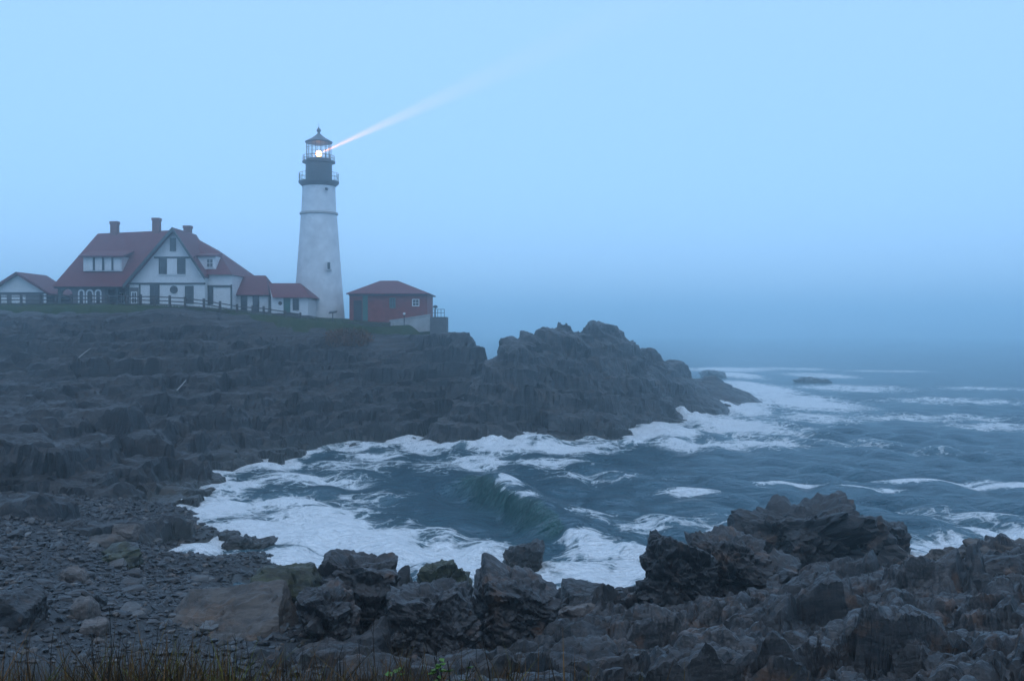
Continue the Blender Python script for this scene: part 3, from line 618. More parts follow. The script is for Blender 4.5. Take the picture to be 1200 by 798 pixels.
R_('boulder', 588, 638, 638, 46.0, -0.3, 0.8, 'dark_rock', 18, 'small dark rock poking out of the water in front of the breaking wave', 'rock', 5, rough=1.2)
R_('boulder', 484, 534, 531, 92.0, -0.3, 1.6, 'dark_rock', 20, 'low dark rock awash at the foot of the rock island near the gap', 'rock', 4)
R_('boulder', 570, 594, 538, 84.0, -0.3, 0.9, 'dark_rock', 21, 'tiny dark rock awash in the surf before the rock island', 'rock', 4)
R_('boulder', 816, 862, 474, 140.0, -0.4, 3.0, 'dark_rock', 22, 'dark rock in white surf at the seaward foot of the rock island', 'rock', 5)
R_('boulder', 928, 972, 443, 215.0, -0.5, 4.0, 'dark_rock', 23, 'low dark reef far out in the water surrounded by foam', 'rock', 4)
R_('boulder', 822, 850, 434, 235.0, -0.5, 4.0, 'dark_rock', 24, 'faint low reef in the mist beyond the end of the rock island', 'rock', 4)
R_('slab', 262, 322, 628, 50.5, -0.2, 1.1, 'dark_rock', 25, 'low dark rock at the edge of the foam on the beach', 'rock', 5)
R_('boulder', 256, 282, 622, 53.0, -0.2, 0.6, 'dark_rock', 26, 'small dark stone sitting in the foam at the beach edge', 'rock', 4)
R_('slab', 195, 345, 718, 29.5, 0.9, 2.9, 'tan_rock', 28, 'wide smooth tan slab of bedrock lying on the beach below the dark block', 'rock', 6, rough=0.45, euler=(0.28, -0.1, 0.15))
R_('boulder', -40, 45, 693, 27.5, 2.3, 1.0, 'dark_rock', 29, 'large dark rounded boulder on the beach above the dry grass', 'rock', 5, rough=0.5)
R_('block', 84, 112, 700, 29.0, 2.5, 0.45, 'pale_rock', 30, 'grey angular block with a sharp pointed top on the pebbles', 'rock', 4, rough=0.5)
R_('block', 96, 122, 690, 30.5, 2.3, 0.5, 'dark_rock', 31, 'black angular block leaning behind the sharp pointed grey block', 'rock', 4, rough=0.6)
R_('slab', 90, 126, 727, 27.3, 2.7, 0.4, 'pale_rock', 32, 'flat grey slab just in front of the sharp pointed block', 'rock', 4, rough=0.5)
R_('slab', 120, 160, 614, 47.5, 1.2, 0.6, 'pale_rock', 33, 'pale flat stone on the upper beach below the cliff', 'rock', 4, rough=0.5)
R_('slab', 103, 146, 627, 44.5, 1.3, 0.9, 'tan_rock', 34, 'brown flat slab beside the pale flat stone', 'rock', 4, rough=0.5)
R_('slab', 50, 102, 614, 47.0, 1.5, 0.9, 'dark_rock', 35, 'tilted dark slab fallen at the foot of the cliff', 'rock', 5, euler=(0.2, -0.2, 0))
R_('slab', 0, 48, 606, 47.0, 2.0, 1.0, 'ledge', 36, 'grey fallen slab at the cliff foot beside the tilted dark slab', 'rock', 5, euler=(0.15, 0.2, 0))
R_('boulder', 120, 165, 640, 41.5, 1.2, 0.9, 'weed_rock', 37, 'low olive brown boulder half buried in the pebbles', 'rock', 4)
R_('slab', 70, 105, 666, 35.5, 1.9, 0.5, 'pale_rock', 38, 'blue grey flat stone lying mid beach among the pebbles', 'rock', 4)
R_('boulder', 1098, 1150, 640, 38.5, 1.8, 0.8, 'tan_rock', 39, 'rounded ochre boulder on top of the ledges beside the long leaning slab', 'rock', 5, rough=0.8)
R_('boulder', 1132, 1215, 637, 38.0, 1.9, 1.0, 'tan_rock', 40, 'broad ochre rock capping the ledges beside the rounded ochre boulder', 'rock', 5)
R_('slab', 1110, 1200, 655, 35.5, 1.7, 1.0, 'ledge', 42, 'long grey leaning slab on the ledges below the ochre rocks', 'rock', 5, rough=0.6, euler=(0, -0.2, 0))
R_('boulder', 1075, 1110, 645, 39.0, 1.4, 0.6, 'tan_rock', 43, 'small ochre boulder at the seaward lip of the ledges', 'rock', 4)

# stones one can pick out on the beach, then the pebbles between them
rng = np.random.default_rng(12)
stone_meshes = [boulder_mesh('stone', (1, 0.75, 0.42), 200 + i, 3, rough=0.5) for i in range(7)]
for m_ in stone_meshes: m_.materials.append(M['dark_stone'])
M['mid_stone'] = plain('grey_beach_stone', (0.075, 0.069, 0.063), 0.5, 0.4, 2.5, 0.2)
pale_meshes = [boulder_mesh('stone', (1, 0.75, 0.42), 300 + i, 3, rough=0.5) for i in range(4)]
for m_ in pale_meshes: m_.materials.append(M['mid_stone'])
LANDMARKS = [(20, 612, 'by the grey fallen slab at the cliff foot'), (75, 622, 'by the tilted dark slab at the cliff foot'), (135, 620, 'near the pale flat stone on the upper beach'),
             (142, 650, 'beside the low olive brown boulder'), (88, 672, 'around the blue grey flat stone mid beach'), (15, 665, 'on the upper beach under the dark cliff'), (20, 735, 'next to the large dark rounded boulder'),
             (100, 715, 'around the sharp pointed grey block'), (250, 735, 'close to the wide tan slab'), (270, 655, 'beside the low dark rock at the foam edge'), (205, 610, 'where the cliff meets the foam'),
             (195, 665, 'on the open pebbles between foam and cliff'), (190, 705, 'on the open pebbles uphill of the tan slab'), (150, 760, 'at the foot of the grassy bank'), (320, 690, 'below the weed covered slab')]
cnt = 0
while cnt < 170:
    px, py = rng.uniform(-20, 345), rng.uniform(592, 770)
    x_, y_, _ = PZ(px, py, 1.6); zg = float(BL(np.array([x_]), np.array([y_]))[0])
    if zg < 0.12 or y_ < 24 or zg > 3.6: continue
    pale = rng.random() < 0.3
    me = (pale_meshes if pale else stone_meshes)[rng.integers(4)]
    o = bpy.data.objects.new('stone', me); COL.objects.link(o)
    s = 0.13 + 0.36 * rng.random() ** 3
    o.location = (x_, y_, zg + s * 0.18); o.scale = (s, s, s * rng.uniform(0.7, 1.2)); o.rotation_euler = (rng.normal(0, 0.2), rng.normal(0, 0.2), rng.uniform(0, 6.28))
    sz = 'large' if s > 0.33 else 'mid-sized' if s > 0.2 else 'small'
    near = min(LANDMARKS, key=lambda q: math.hypot(q[0] - px, (q[1] - py) * 1.6))
    lab = '%s %s stone lying loose %s' % (sz, 'light grey flattened' if pale else 'dark angular', near[2])
    tag(o, lab, 'stone', 'loose stones on the pebble beach')
    cnt += 1
def build_pebbles(n=24000):
    rng = np.random.default_rng(5)
    bu, bf = ico(1)
    x_ = rng.uniform(-40, -4, n * 3); y_ = rng.uniform(23, 60, n * 3)
    z_ = BL(x_, y_); px = CX + x_ / y_ * F; ok = (z_ > -0.05) & (px > -60) & (px < 380)
    x_, y_, z_ = x_[ok][:n], y_[ok][:n], z_[ok][:n]; m = len(x_)
    z_ = z_ + fbm(np.stack([x_, y_, z_], 1), 3.0, 5, 5) * 0.25
    s = 0.035 + 0.16 * rng.random(m) ** 4 + 0.0012 * (y_ - 23)
    var = 6; bases = [bu * rng.uniform(0.75, 1.2, (len(bu), 1)) for _ in range(var)]
    nb = len(bu); V = np.zeros((m, nb, 3)); ch = rng.integers(0, var, m); th = rng.uniform(0, 6.28, m)
    B = np.stack(bases)[ch] * s[:, None, None] * np.stack([np.ones(m) * 1.25, rng.uniform(.6, 1, m), rng.uniform(.35, .8, m)], 1)[:, None, :]
    tx = rng.normal(0, 0.25, m)[:, None]; B[:, :, 2] += B[:, :, 0] * tx
    c, si = np.cos(th)[:, None], np.sin(th)[:, None]
    V[:, :, 0] = B[:, :, 0] * c - B[:, :, 1] * si + x_[:, None]; V[:, :, 1] = B[:, :, 0] * si + B[:, :, 1] * c + y_[:, None]; V[:, :, 2] = B[:, :, 2] + z_[:, None] + s[:, None] * 0.12
    small = bf[::1]
    Fq = (small[None] + (np.arange(m) * nb)[:, None, None]).reshape(-1, 3)
    me = mesh_np('pebbles', V.reshape(-1, 3), Fq, False, {'tone': np.repeat(rng.random(m) ** 1.3, nb)})
    tag(obj('pebbles', me, M['pebbles']), 'dark wet pebbles covering the cove beach', 'pebbles', None, 'stuff')
build_pebbles(10500)

# ------------------------------------------------------------------ keeper's house
def win(parent, px0, px1, py0, py1, d, frame='dark_trim', pane='glass', bars=(1, 1), fw=0.10, name='window'):
    x0, x1, z0, z1 = XA(px0, d), XA(px1, d), ZA(py1, d), ZA(py0, d)
    o = [(x0, z0), (x1, z0), (x1, z1), (x0, z1)]; i = [(x0 + fw, z0 + fw), (x1 - fw, z0 + fw), (x1 - fw, z1 - fw), (x0 + fw, z1 - fw)]
    f = MB().ring(o, i, d - 0.07, d + 0.05)
    for k in range(bars[0]):
        zc = z0 + (z1 - z0) * (k + 1) / (bars[0] + 1); f.box(x0 + fw, x1 - fw, d - 0.05, d + 0.03, zc - 0.03, zc + 0.03)
    for k in range(bars[1]):
        xc = x0 + (x1 - x0) * (k + 1) / (bars[1] + 1); f.box(xc - 0.025, xc + 0.025, d - 0.045, d + 0.028, z0 + fw, z1 - fw)
    fo = f.build(name, M[frame], parent)
    MB().box(x0 + fw * .9, x1 - fw * .9, d - 0.02, d + 0.02, z0 + fw * .9, z1 - fw * .9).build('pane', M[pane], fo)
    return fo
def arch_pts(x0, x1, z0, z1, n=10):
    r = (x1 - x0) / 2; cx = (x0 + x1) / 2; zs = z1 - r
    return [(x0, z0), (x1, z0)] + [(cx + r * math.cos(math.pi * k / n), zs + r * math.sin(math.pi * k / n)) for k in range(n + 1)]

def keepers_house():
    D = 121.0; zf = ZA(361, D)
    root = thing('keepers_house', (XA(190, D), D + 4, zf - 0.3), 'large white gabled house with red roof and three brick chimneys on the headland', 'house')
    x = lambda p, d=D: XA(p, d); z = lambda p, d=D: ZA(p, d)
    # walls
    g = MB().prism([(x(152), zf - 0.8), (x(240), zf - 0.8), (x(240), z(322)), (x(205), z(271)), (x(152), z(331))], D, D + 8); g.build('gable_wall', M['white'], root)
    MB().box(x(240), x(268.5), D + 1.2, D + 13, zf - 0.8, z(320)).build('side_wall', M['white'], root)
    MB().box(x(90), x(152), D + 3.4, D + 13, zf - 0.8, z(334)).build('rear_wall', M['grey_wall'], root)
    # trim boards across the gable
    for a, b, py in ((148, 241, 332.5), (181, 229, 302)):
        MB().box(x(a), x(b), D - 0.09, D + 0.02, z(py) - 0.11, z(py) + 0.11).build('trim_board', M['dark_trim'], root)
    MB().box(x(240.2), x(268.8), D + 1.1, D + 1.22, z(335) - 0.12, z(335) + 0.12).build('trim_board', M['dark_trim'], root)
    for p in (164, 268):
        yy = D if p < 200 else D + 1.2
        MB().box(x(p) - 0.1, x(p) + 0.1, yy - 0.06, yy + 0.02, zf - 0.3, z(333)).build('corner_board', M['dark_trim'], root)
    # main roof, hipped at both ends
    E = 0.0
    yl = D - 0.3; eL = z(336, yl); yr = D + 0.7; eR = z(322, yr); R = D + 8.2
    mr = MB().hull([(XA(61, yl), yl, eL), (XA(150, yl), yl, eL), (XA(61, yl), D + 16.5, eL), (XA(150, yl), D + 16.5, eL), (XA(115, R), R, ZA(274, R)), (XA(205, R), R, ZA(270, R))])
    roof = mr.build('roof', M['roof'], root)
    MB().hull([(XA(272.5, yr), yr, eR), (XA(200, yr), yr, eR), (XA(272.5, yr), D + 15, eR), (XA(200, yr), D + 15, eR), (XA(223, R), R, ZA(275.5, R)), (XA(190, R), R, ZA(271, R)),
               (XA(257, R - 3.6), R - 3.6, ZA(295.5, R - 3.6)), (XA(257, R), R, ZA(294, R)), (XA(200, R - 3.6), R - 3.6, ZA(295.5, R - 3.6))]).build('roof', M['roof'], root)
    # cross gable roof
    y0, y1 = D - 0.75, R
    pk = (x(205), z(267.5)); lt = (x(147), z(335)); rt = (x(242.5), z(324.5))
    for (a, b) in ((lt, pk), (pk, rt)):
        MB().slab([(a[0], y0, a[1]), (b[0], y0, b[1]), (b[0], y1, b[1]), (a[0], y1, a[1])], -0.22).build('gable_roof', M['roof'], root)
        MB().slab([(a[0], y0 - 0.08, a[1] - 0.42), (b[0], y0 - 0.08, b[1] - 0.42), (b[0], y0 - 0.08, b[1] + 0.05), (a[0], y0 - 0.08, a[1] + 0.05)], 0.09).build('bargeboard', M['dark_trim'], root)
    # chimneys
    for px, top, yb in ((135, 260, R), (184, 256, R), (220.5, 265, R)):
        xc = XA(px, yb); zt = ZA(top, yb); s = 0.43
        c = MB().box(xc - s, xc + s, yb - 0.45, yb + 0.45, zt - 4, zt - 0.35).build('chimney', M['chimney'], roof)
        MB().box(xc - s - .07, xc + s + .07, yb - 0.52, yb + 0.52, zt - 0.35, zt).build('chimney_cap', M['chimney'], c)
    # windows of the gable
    win(root, 199.5, 206.5, 279, 294.5, D - 0.03)
    win(root, 186.5, 196, 302.8, 321.5, D - 0.03); win(root, 208, 217.5, 302.8, 321.5, D - 0.03)
    MB().box(x(196.2), x(207.8), D - 0.06, D + 0.02, z(321), z(303)).build('shutter_panel', M['white_trim'], root)
    MB().box(x(186), x(218), D - 0.12, D, z(322.6), z(321.6)).build('sill', M['white_trim'], root)
    win(root, 176, 187, 334, 357, D - 0.03); win(root, 217, 227, 335, 356, D - 0.03); win(root, 239.6 - 0.2, 250, 335.6, 357, D + 1.17)
    # round window
    f = MB(); c = (x(204), z(339.5)); n = 24; o_ = [(c[0] + .47 * math.cos(2 * math.pi * k / n), c[1] + .47 * math.sin(2 * math.pi * k / n)) for k in range(n)]; i_ = [(c[0] + .36 * math.cos(2 * math.pi * k / n), c[1] + .36 * math.sin(2 * math.pi * k / n)) for k in range(n)]
    fo = f.ring(o_, i_, D - 0.08, D + 0.02).build('round_window', M['dark_trim'], root); MB().prism(i_, D - 0.03, D + 0.01).build('pane', M['glass'], fo)
    # corner porch entry
    MB().box(x(152.5), x(162.5), D - 0.05, D + 0.02, zf, z(337)).build('door_surround', M['grey_wall'], root)
    win(root, 154, 161, 342, 356, D - 0.06, 'white_trim')
    # dormers
    dd = D + 1.6; dm = MB().box(XA(98, dd), XA(143, dd), dd, dd + 5, ZA(318, dd), ZA(301, dd)).build('dormer', M['white'], root)
    for k, px in enumerate((101, 112, 123, 133.5)):
        win(dm, px, px + 8.2, 302.5, 316.5, dd - 0.03, 'white_trim', 'blind', (0, 0), 0.08)
    for px in (110.6, 121.4, 132.4): MB().box(XA(px, dd) - 0.14, XA(px, dd) + 0.14, dd - 0.1, dd + 0.02, ZA(317, dd), ZA(302, dd)).build('mullion', M['dark_trim'], dm)
    MB().slab([(XA(94, dd), dd - .5, ZA(302, dd)), (XA(146, dd), dd - .5, ZA(302, dd)), (XA(146, dd), dd + 5, ZA(290, dd)), (XA(94, dd), dd + 5, ZA(290, dd))], 0.2).build('dormer_roof', M['roof'], dm)
    dd = D + 1.5; dm = MB().box(XA(231, dd), XA(253, dd), dd, dd + 5, ZA(315.5, dd), ZA(300.5, dd)).build('dormer', M['white_trim'], root)
    win(dm, 242, 250.5, 303, 314, dd - 0.03, 'white_trim')
    MB().slab([(XA(229, dd), dd - .4, ZA(301, dd)), (XA(254.5, dd), dd - .4, ZA(301, dd)), (XA(254.5, dd), dd + 2.2, ZA(297, dd)), (XA(229, dd), dd + 2.2, ZA(297, dd))], 0.18).build('dormer_roof', M['roof'], dm)
    # arched porch
    pd = D + 0.3
    MB().box(x(66.5), x(70.5), pd, pd + 0.5, zf - 0.8, z(336)).build('porch_pier', M['dark_trim'], root)
    xa0, xa1 = x(70.5), x(84); ap = arch_pts(xa0, xa1, zf, z(338.5))
    fr = MB(); top = z(335.5)
    arc = ap[2:][::-1]                                  # left to right over the arch
    for k in range(len(arc) - 1):
        a, b = arc[k], arc[k + 1]
        fr.add([(a[0], pd, a[1]), (b[0], pd, b[1]), (b[0], pd, top), (a[0], pd, top), (a[0], pd + .4, a[1]), (b[0], pd + .4, b[1]), (b[0], pd + .4, top), (a[0], pd + .4, top)],
               [(0, 1, 2, 3), (7, 6, 5, 4), (0, 4, 5, 1), (3, 2, 6, 7)])
    fr.build('porch_arch', M['grey_wall'], root)
    MB().box(x(84), x(123), pd, pd + 0.4, zf - 0.8, z(335.8)).build('porch_wall', M['grey_wall'], root)
    for a, b in ((90.6, 98.2), (99.8, 108.6), (110.2, 118)):
        o1 = arch_pts(x(a), x(b), z(357), z(339)); i1 = arch_pts(x(a + 1.6), x(b - 1.6), z(355.8), z(340.8))
        w_ = MB().ring(o1, i1, pd - 0.07, pd + 0.02).build('arched_window', M['white_trim'], root); MB().prism(i1, pd - 0.02, pd + 0.01).build('pane', M['glass'], w_)
    for p in (123.5, 136, 148.5): MB().box(x(p) - .16, x(p) + .16, pd, pd + .3, zf - .5, z(336)).build('porch_post', M['dark_trim'], root)
    MB().box(x(123), x(150), D + 3.2, D + 3.4, zf - .5, z(336)).build('porch_back_wall', M['grey_wall'], root)
    win(root, 139, 146, 343, 356, D + 3.15, 'white_trim')
    MB().box(x(66), x(152), D - 0.1, D + 4, zf - 0.9, zf + 0.18).build('porch_floor', M['white_trim'], root)
    MB().box(x(63), x(149), D + 0.05, D + 0.28, z(338), z(335.2)).build('eave_beam', M['dark_trim'], root)
keepers_house()

def gable_shed():
    D = 127.0; zf = ZA(356, D); x = lambda p: XA(p, D); z = lambda p: ZA(p, D)
    root = thing('garage', (x(18), D + 3, zf), 'small pale garage with red gable roof beside the large house', 'garage')
    MB().prism([(x(-16), z(343)), (x(55), z(343)), (x(22), z(321.5))], D, D + 0.25).build('gable', M['white'], root)
    MB().box(x(-16), x(55), D + .02, D + 7, zf - .8, z(343)).build('wall', M['grey_wall'], root)
    MB().box(x(-17), x(56), D - .08, D + .0, z(344), z(342.6)).build('trim_board', M['dark_trim'], root)
    for a, b in (((-22, 347), (22, 319)), ((22, 319), (63, 344.5))):
        MB().slab([(x(a[0]), D - .7, z(a[1])), (x(b[0]), D - .7, z(b[1])), (x(b[0]), D + 7.6, z(b[1])), (x(a[0]), D + 7.6, z(a[1]))], -0.3).build('roof', M['roof'], root)
    for a, b in ((-8, 8), (14, 30)): MB().box(x(a), x(b), D - .03, D + .03, zf, z(346)).build('garage_door', M['blind'], root)
    for p in (51.5,): MB().box(x(p), x(p + 3), D - .05, D + .05, zf, z(344)).build('post', M['white_trim'], root)
gable_shed()

def connectors():
    D = 124.5; x = lambda p: XA(p, D); z = lambda p: ZA(p, D); zf = z(368)
    root = thing('connecting_wing', (x(292), D + 3, zf), 'low red roofed wing with white wall and dark windows joining the large house', 'building')
    MB().box(x(262), x(314.5), D, D + 6, zf - .8, z(345)).build('wall', M['white'], root)
    R = D + 3.2
    MB().hull([(x(262), D - .6, z(346)), (x(317), D - .6, z(346)), (XA(262, R), R, ZA(323, R)), (XA(311.5, R), R, ZA(323, R)), (x(262), D + 7, z(346)), (x(317), D + 7, z(346))]).build('roof', M['roof'], root)
    for a, b in ((264.5, 274.5), (282.3, 289.8), (296.3, 303.8)): win(root, a, b, 346.5, 366, D - .03, 'dark_trim', 'glass', (1, 0))
    MB().box(x(263), x(316), D - .25, D + .0, z(347), z(345.6)).build('fascia', M['dark_trim'], root)
    D2 = 122.5; x = lambda p: XA(p, D2); z = lambda p: ZA(p, D2); zf = z(371)
    root = thing('tower_entrance', (x(342), D2 + 2.5, zf), 'small white building with red roof and dark door at the foot of the lighthouse', 'building')
    R = D2 + 2.6
    MB().prism([(x(318), zf - .8), (x(361), zf - .8), (x(361), z(348)), (x(318), z(348))], D2, D2 + 5).build('wall', M['white'], root)
    MB().add([(x(318), D2, z(348)), (x(318), D2 + 5.2, z(348)), (XA(315.6, R), R, ZA(333.5, R)), (x(318) + .2, D2, z(348)), (x(318) + .2, D2 + 5.2, z(348)), (XA(315.6, R) + .2, R, ZA(333.5, R))], [(0, 1, 2), (5, 4, 3), (0, 3, 4, 1), (0, 2, 5, 3), (1, 4, 5, 2)]).build('end_gable', M['white'], root)
    MB().hull([(x(321), D2 - .6, z(349)), (x(365), D2 - .6, z(349)), (XA(314.5, R), R, ZA(332, R)), (XA(352, R), R, ZA(332, R)), (x(319), D2 + 6, z(349)), (x(365), D2 + 6, z(349))]).build('roof', M['roof'], root)
    d = MB().box(x(332.5), x(340.3), D2 - .07, D2 + .02, zf, z(349.5)).build('door', M['green_door'], root)
    MB().box(x(339), x(339.6), D2 - .12, D2 - .06, z(361.5), z(360.3)).build('handle', M['iron'], d)
    win(root, 343.2, 350.4, 350, 363.5, D2 - .03)
    c = (x(328.5), z(355.5)); n = 20
    pl = MB().prism([(c[0] + .24 * math.cos(2 * math.pi * k / n), c[1] + .24 * math.sin(2 * math.pi * k / n)) for k in range(n)], D2 - .06, D2 - .005).build('round_plaque', M['fence_wood'], root)
connectors()

# ------------------------------------------------------------------ lighthouse
LD = 131.0; LX = XA(374, LD); LZ = lambda p: ZA(p, LD); MP = LD / F
LAMP = Vector((LX, LD, LZ(181)))
BEAM = Vector((0.583, -1.0, 0.0)).normalized()
def lighthouse():
    zb = LZ(374)
    root = thing('lighthouse', (LX, LD, zb), 'tall white conical lighthouse tower with black lantern and lit lamp', 'lighthouse')
    rp = lambda w: w * MP / 2
    MB().lathe([(rp(61), zb - 1.5), (rp(58.5), LZ(365)), (rp(53), LZ(330)), (rp(47), LZ(290)), (rp(42), LZ(255)), (rp(41), LZ(251))], LX, LD, 72).build('tower', M['tower_white'], root, True)
    MB().lathe([(rp(42), LZ(252.5)), (rp(44.5), LZ(252)), (rp(44.5), LZ(250)), (rp(41), LZ(249.3))], LX, LD, 64).build('belt_course', M['concrete'], root, True)
    MB().lathe([(rp(40.6), LZ(251)), (rp(38.5), LZ(228)), (rp(38), LZ(219))], LX, LD, 64).build('upper_tower', M['tower_white'], root, True)
    MB().lathe([(rp(38), LZ(219.5)), (rp(46.5), LZ(215.5)), (rp(47), LZ(213.5)), (rp(32), LZ(213.3))], LX, LD, 64).build('main_gallery', M['iron'], root, True)
    MB().lathe([(rp(31), LZ(214)), (rp(30.5), LZ(192))], LX, LD, 48).build('watch_room', M['iron'], root, True)
    MB().lathe([(rp(31), LZ(193)), (rp(38), LZ(191.5)), (rp(38), LZ(190)), (rp(27), LZ(189.7))], LX, LD, 48).build('lantern_gallery', M['iron'], root, True)
    def railing(rad, z0, z1, n, name):
        b = MB(); P = lambda k, zz: (LX + rad * math.cos(2 * math.pi * k / n), LD + rad * math.sin(2 * math.pi * k / n), zz)
        for k in range(n):
            b.bar(P(k, z0), P(k, z1), 0.03, 6)
            for zz in (z1, (z0 + z1) / 2): b.bar(P(k, zz), P(k + 1, zz), 0.025, 6)
        b.build(name, M['iron'], root)
    railing(rp(45.5), LZ(213.5), LZ(204), 24, 'gallery_railing'); railing(rp(36.5), LZ(190), LZ(183.5), 20, 'lantern_railing')
    # lantern room: sill ring, glazing bars, one pane between each pair of bars, roof
    n = 16; rl = rp(28.5); z0, z1 = LZ(190), LZ(168)
    a0 = math.atan2(BEAM.y, BEAM.x)
    MB().lathe([(rl + .05, z0), (rl + .05, z0 + .3), (rl - .1, z0 + .3), (rl - .1, z0)], LX, LD, 32).build('sill_ring', M['iron'], root)
    P = lambda k, zz, r_=rl: (LX + r_ * math.cos(a0 + 2 * math.pi * (k + .5) / n), LD + r_ * math.sin(a0 + 2 * math.pi * (k + .5) / n), zz)
    fr = MB()
    for k in range(n):
        fr.bar(P(k, z0), P(k, z1), 0.035, 6)
        for t in (0.3, 0.72): fr.bar(P(k, z0 + (z1 - z0) * t), P(k + 1, z0 + (z1 - z0) * t), 0.025, 6)
    fr.build('glazing_bars', M['iron'], root)
    gm, nt, bs = new_mat('lantern_glass'); tr = N(nt, 'ShaderNodeBsdfTransparent'); gl = N(nt, 'ShaderNodeBsdfGlossy'); gl.inputs['Roughness'].default_value = 0.05
    mx = N(nt, 'ShaderNodeMixShader'); mx.inputs[0].default_value = 0.05; nt.links.new(tr.outputs[0], mx.inputs[1]); nt.links.new(gl.outputs[0], mx.inputs[2]); nt.links.new(mx.outputs[0], nt.nodes['Material Output'].inputs['Surface'])
    for k in range(n):
        MB().add([P(k, z0 + .3), P(k + 1, z0 + .3), P(k + 1, z1), P(k, z1)], [(0, 1, 2, 3)]).build('pane', gm, root)
    rf = MB().lathe([(rl + .12, z1 - .05), (rl + .2, z1 + .1), (rl * 0.55, LZ(162.5)), (0.32, LZ(158.5)), (0.2, LZ(157.5)), (.16, LZ(156)), (.001, LZ(156))], LX, LD, 32).build('lantern_roof', M['lead'], root, True)
    MB().lathe([(.02, LZ(156.2)), (.2, LZ(155.5)), (.3, LZ(153.8)), (.22, LZ(152)), (.08, LZ(151)), (.05, LZ(149.5))], LX, LD, 20).build('ventilator_ball', M['lead'], rf, True)
    MB().bar((LX, LD, LZ(150)), (LX, LD, LZ(145)), .02, 6).build('lightning_rod', M['iron'], rf)
    # the lit lamp
    em, nt, bs = new_mat('lit_lamp'); bs.inputs['Base Color'].default_value = (1, .6, .25, 1); bs.inputs['Emission Color'].default_value = (1.0, 0.42, 0.12, 1); bs.inputs['Emission Strength'].default_value = 22.0
    MB().lathe([(.05, LAMP.z - .42), (.3, LAMP.z - .3), (.4, LAMP.z), (.3, LAMP.z + .3), (.05, LAMP.z + .42)], LX, LD, 24).build('lamp', em, root, True)
    MB().lathe([(.3, LZ(190)), (.25, LAMP.z - .45), (.4, LAMP.z - .43), (.05, LAMP.z - .40)], LX, LD, 16).build('lamp_pedestal', M['iron'], root)
    # tower windows
    yy = LD - rp(49.4); f = MB().box(XA(383.3, yy), XA(388, yy), yy - .12, yy + .8, ZA(316.5, yy), ZA(307, yy)).build('tower_window', M['white_trim'], root)
    MB().box(XA(384, yy), XA(387.3, yy), yy - .14, yy - .05, ZA(315.8, yy), ZA(307.7, yy)).build('pane', M['glass'], f)
    yy = LD - rp(36); MB().box(XA(381.5, yy), XA(384, yy), yy - .2, yy + .6, ZA(223, yy), ZA(220.5, yy)).build('vent', M['iron'], root)
    ld = bpy.data.lights.new('lighthouse_beam', 'SPOT'); lo = bpy.data.objects.new('lighthouse_beam', ld); COL.objects.link(lo)
    ld.energy = BEAM_POWER; ld.color = (1.0, 0.27, 0.06); ld.spot_size = math.radians(3.2); ld.spot_blend = 1.0; ld.shadow_soft_size = 0.12
    lo.location = LAMP + BEAM * 0.55; lo.rotation_euler = (-BEAM).to_track_quat('Z', 'Y').to_euler()
lighthouse()

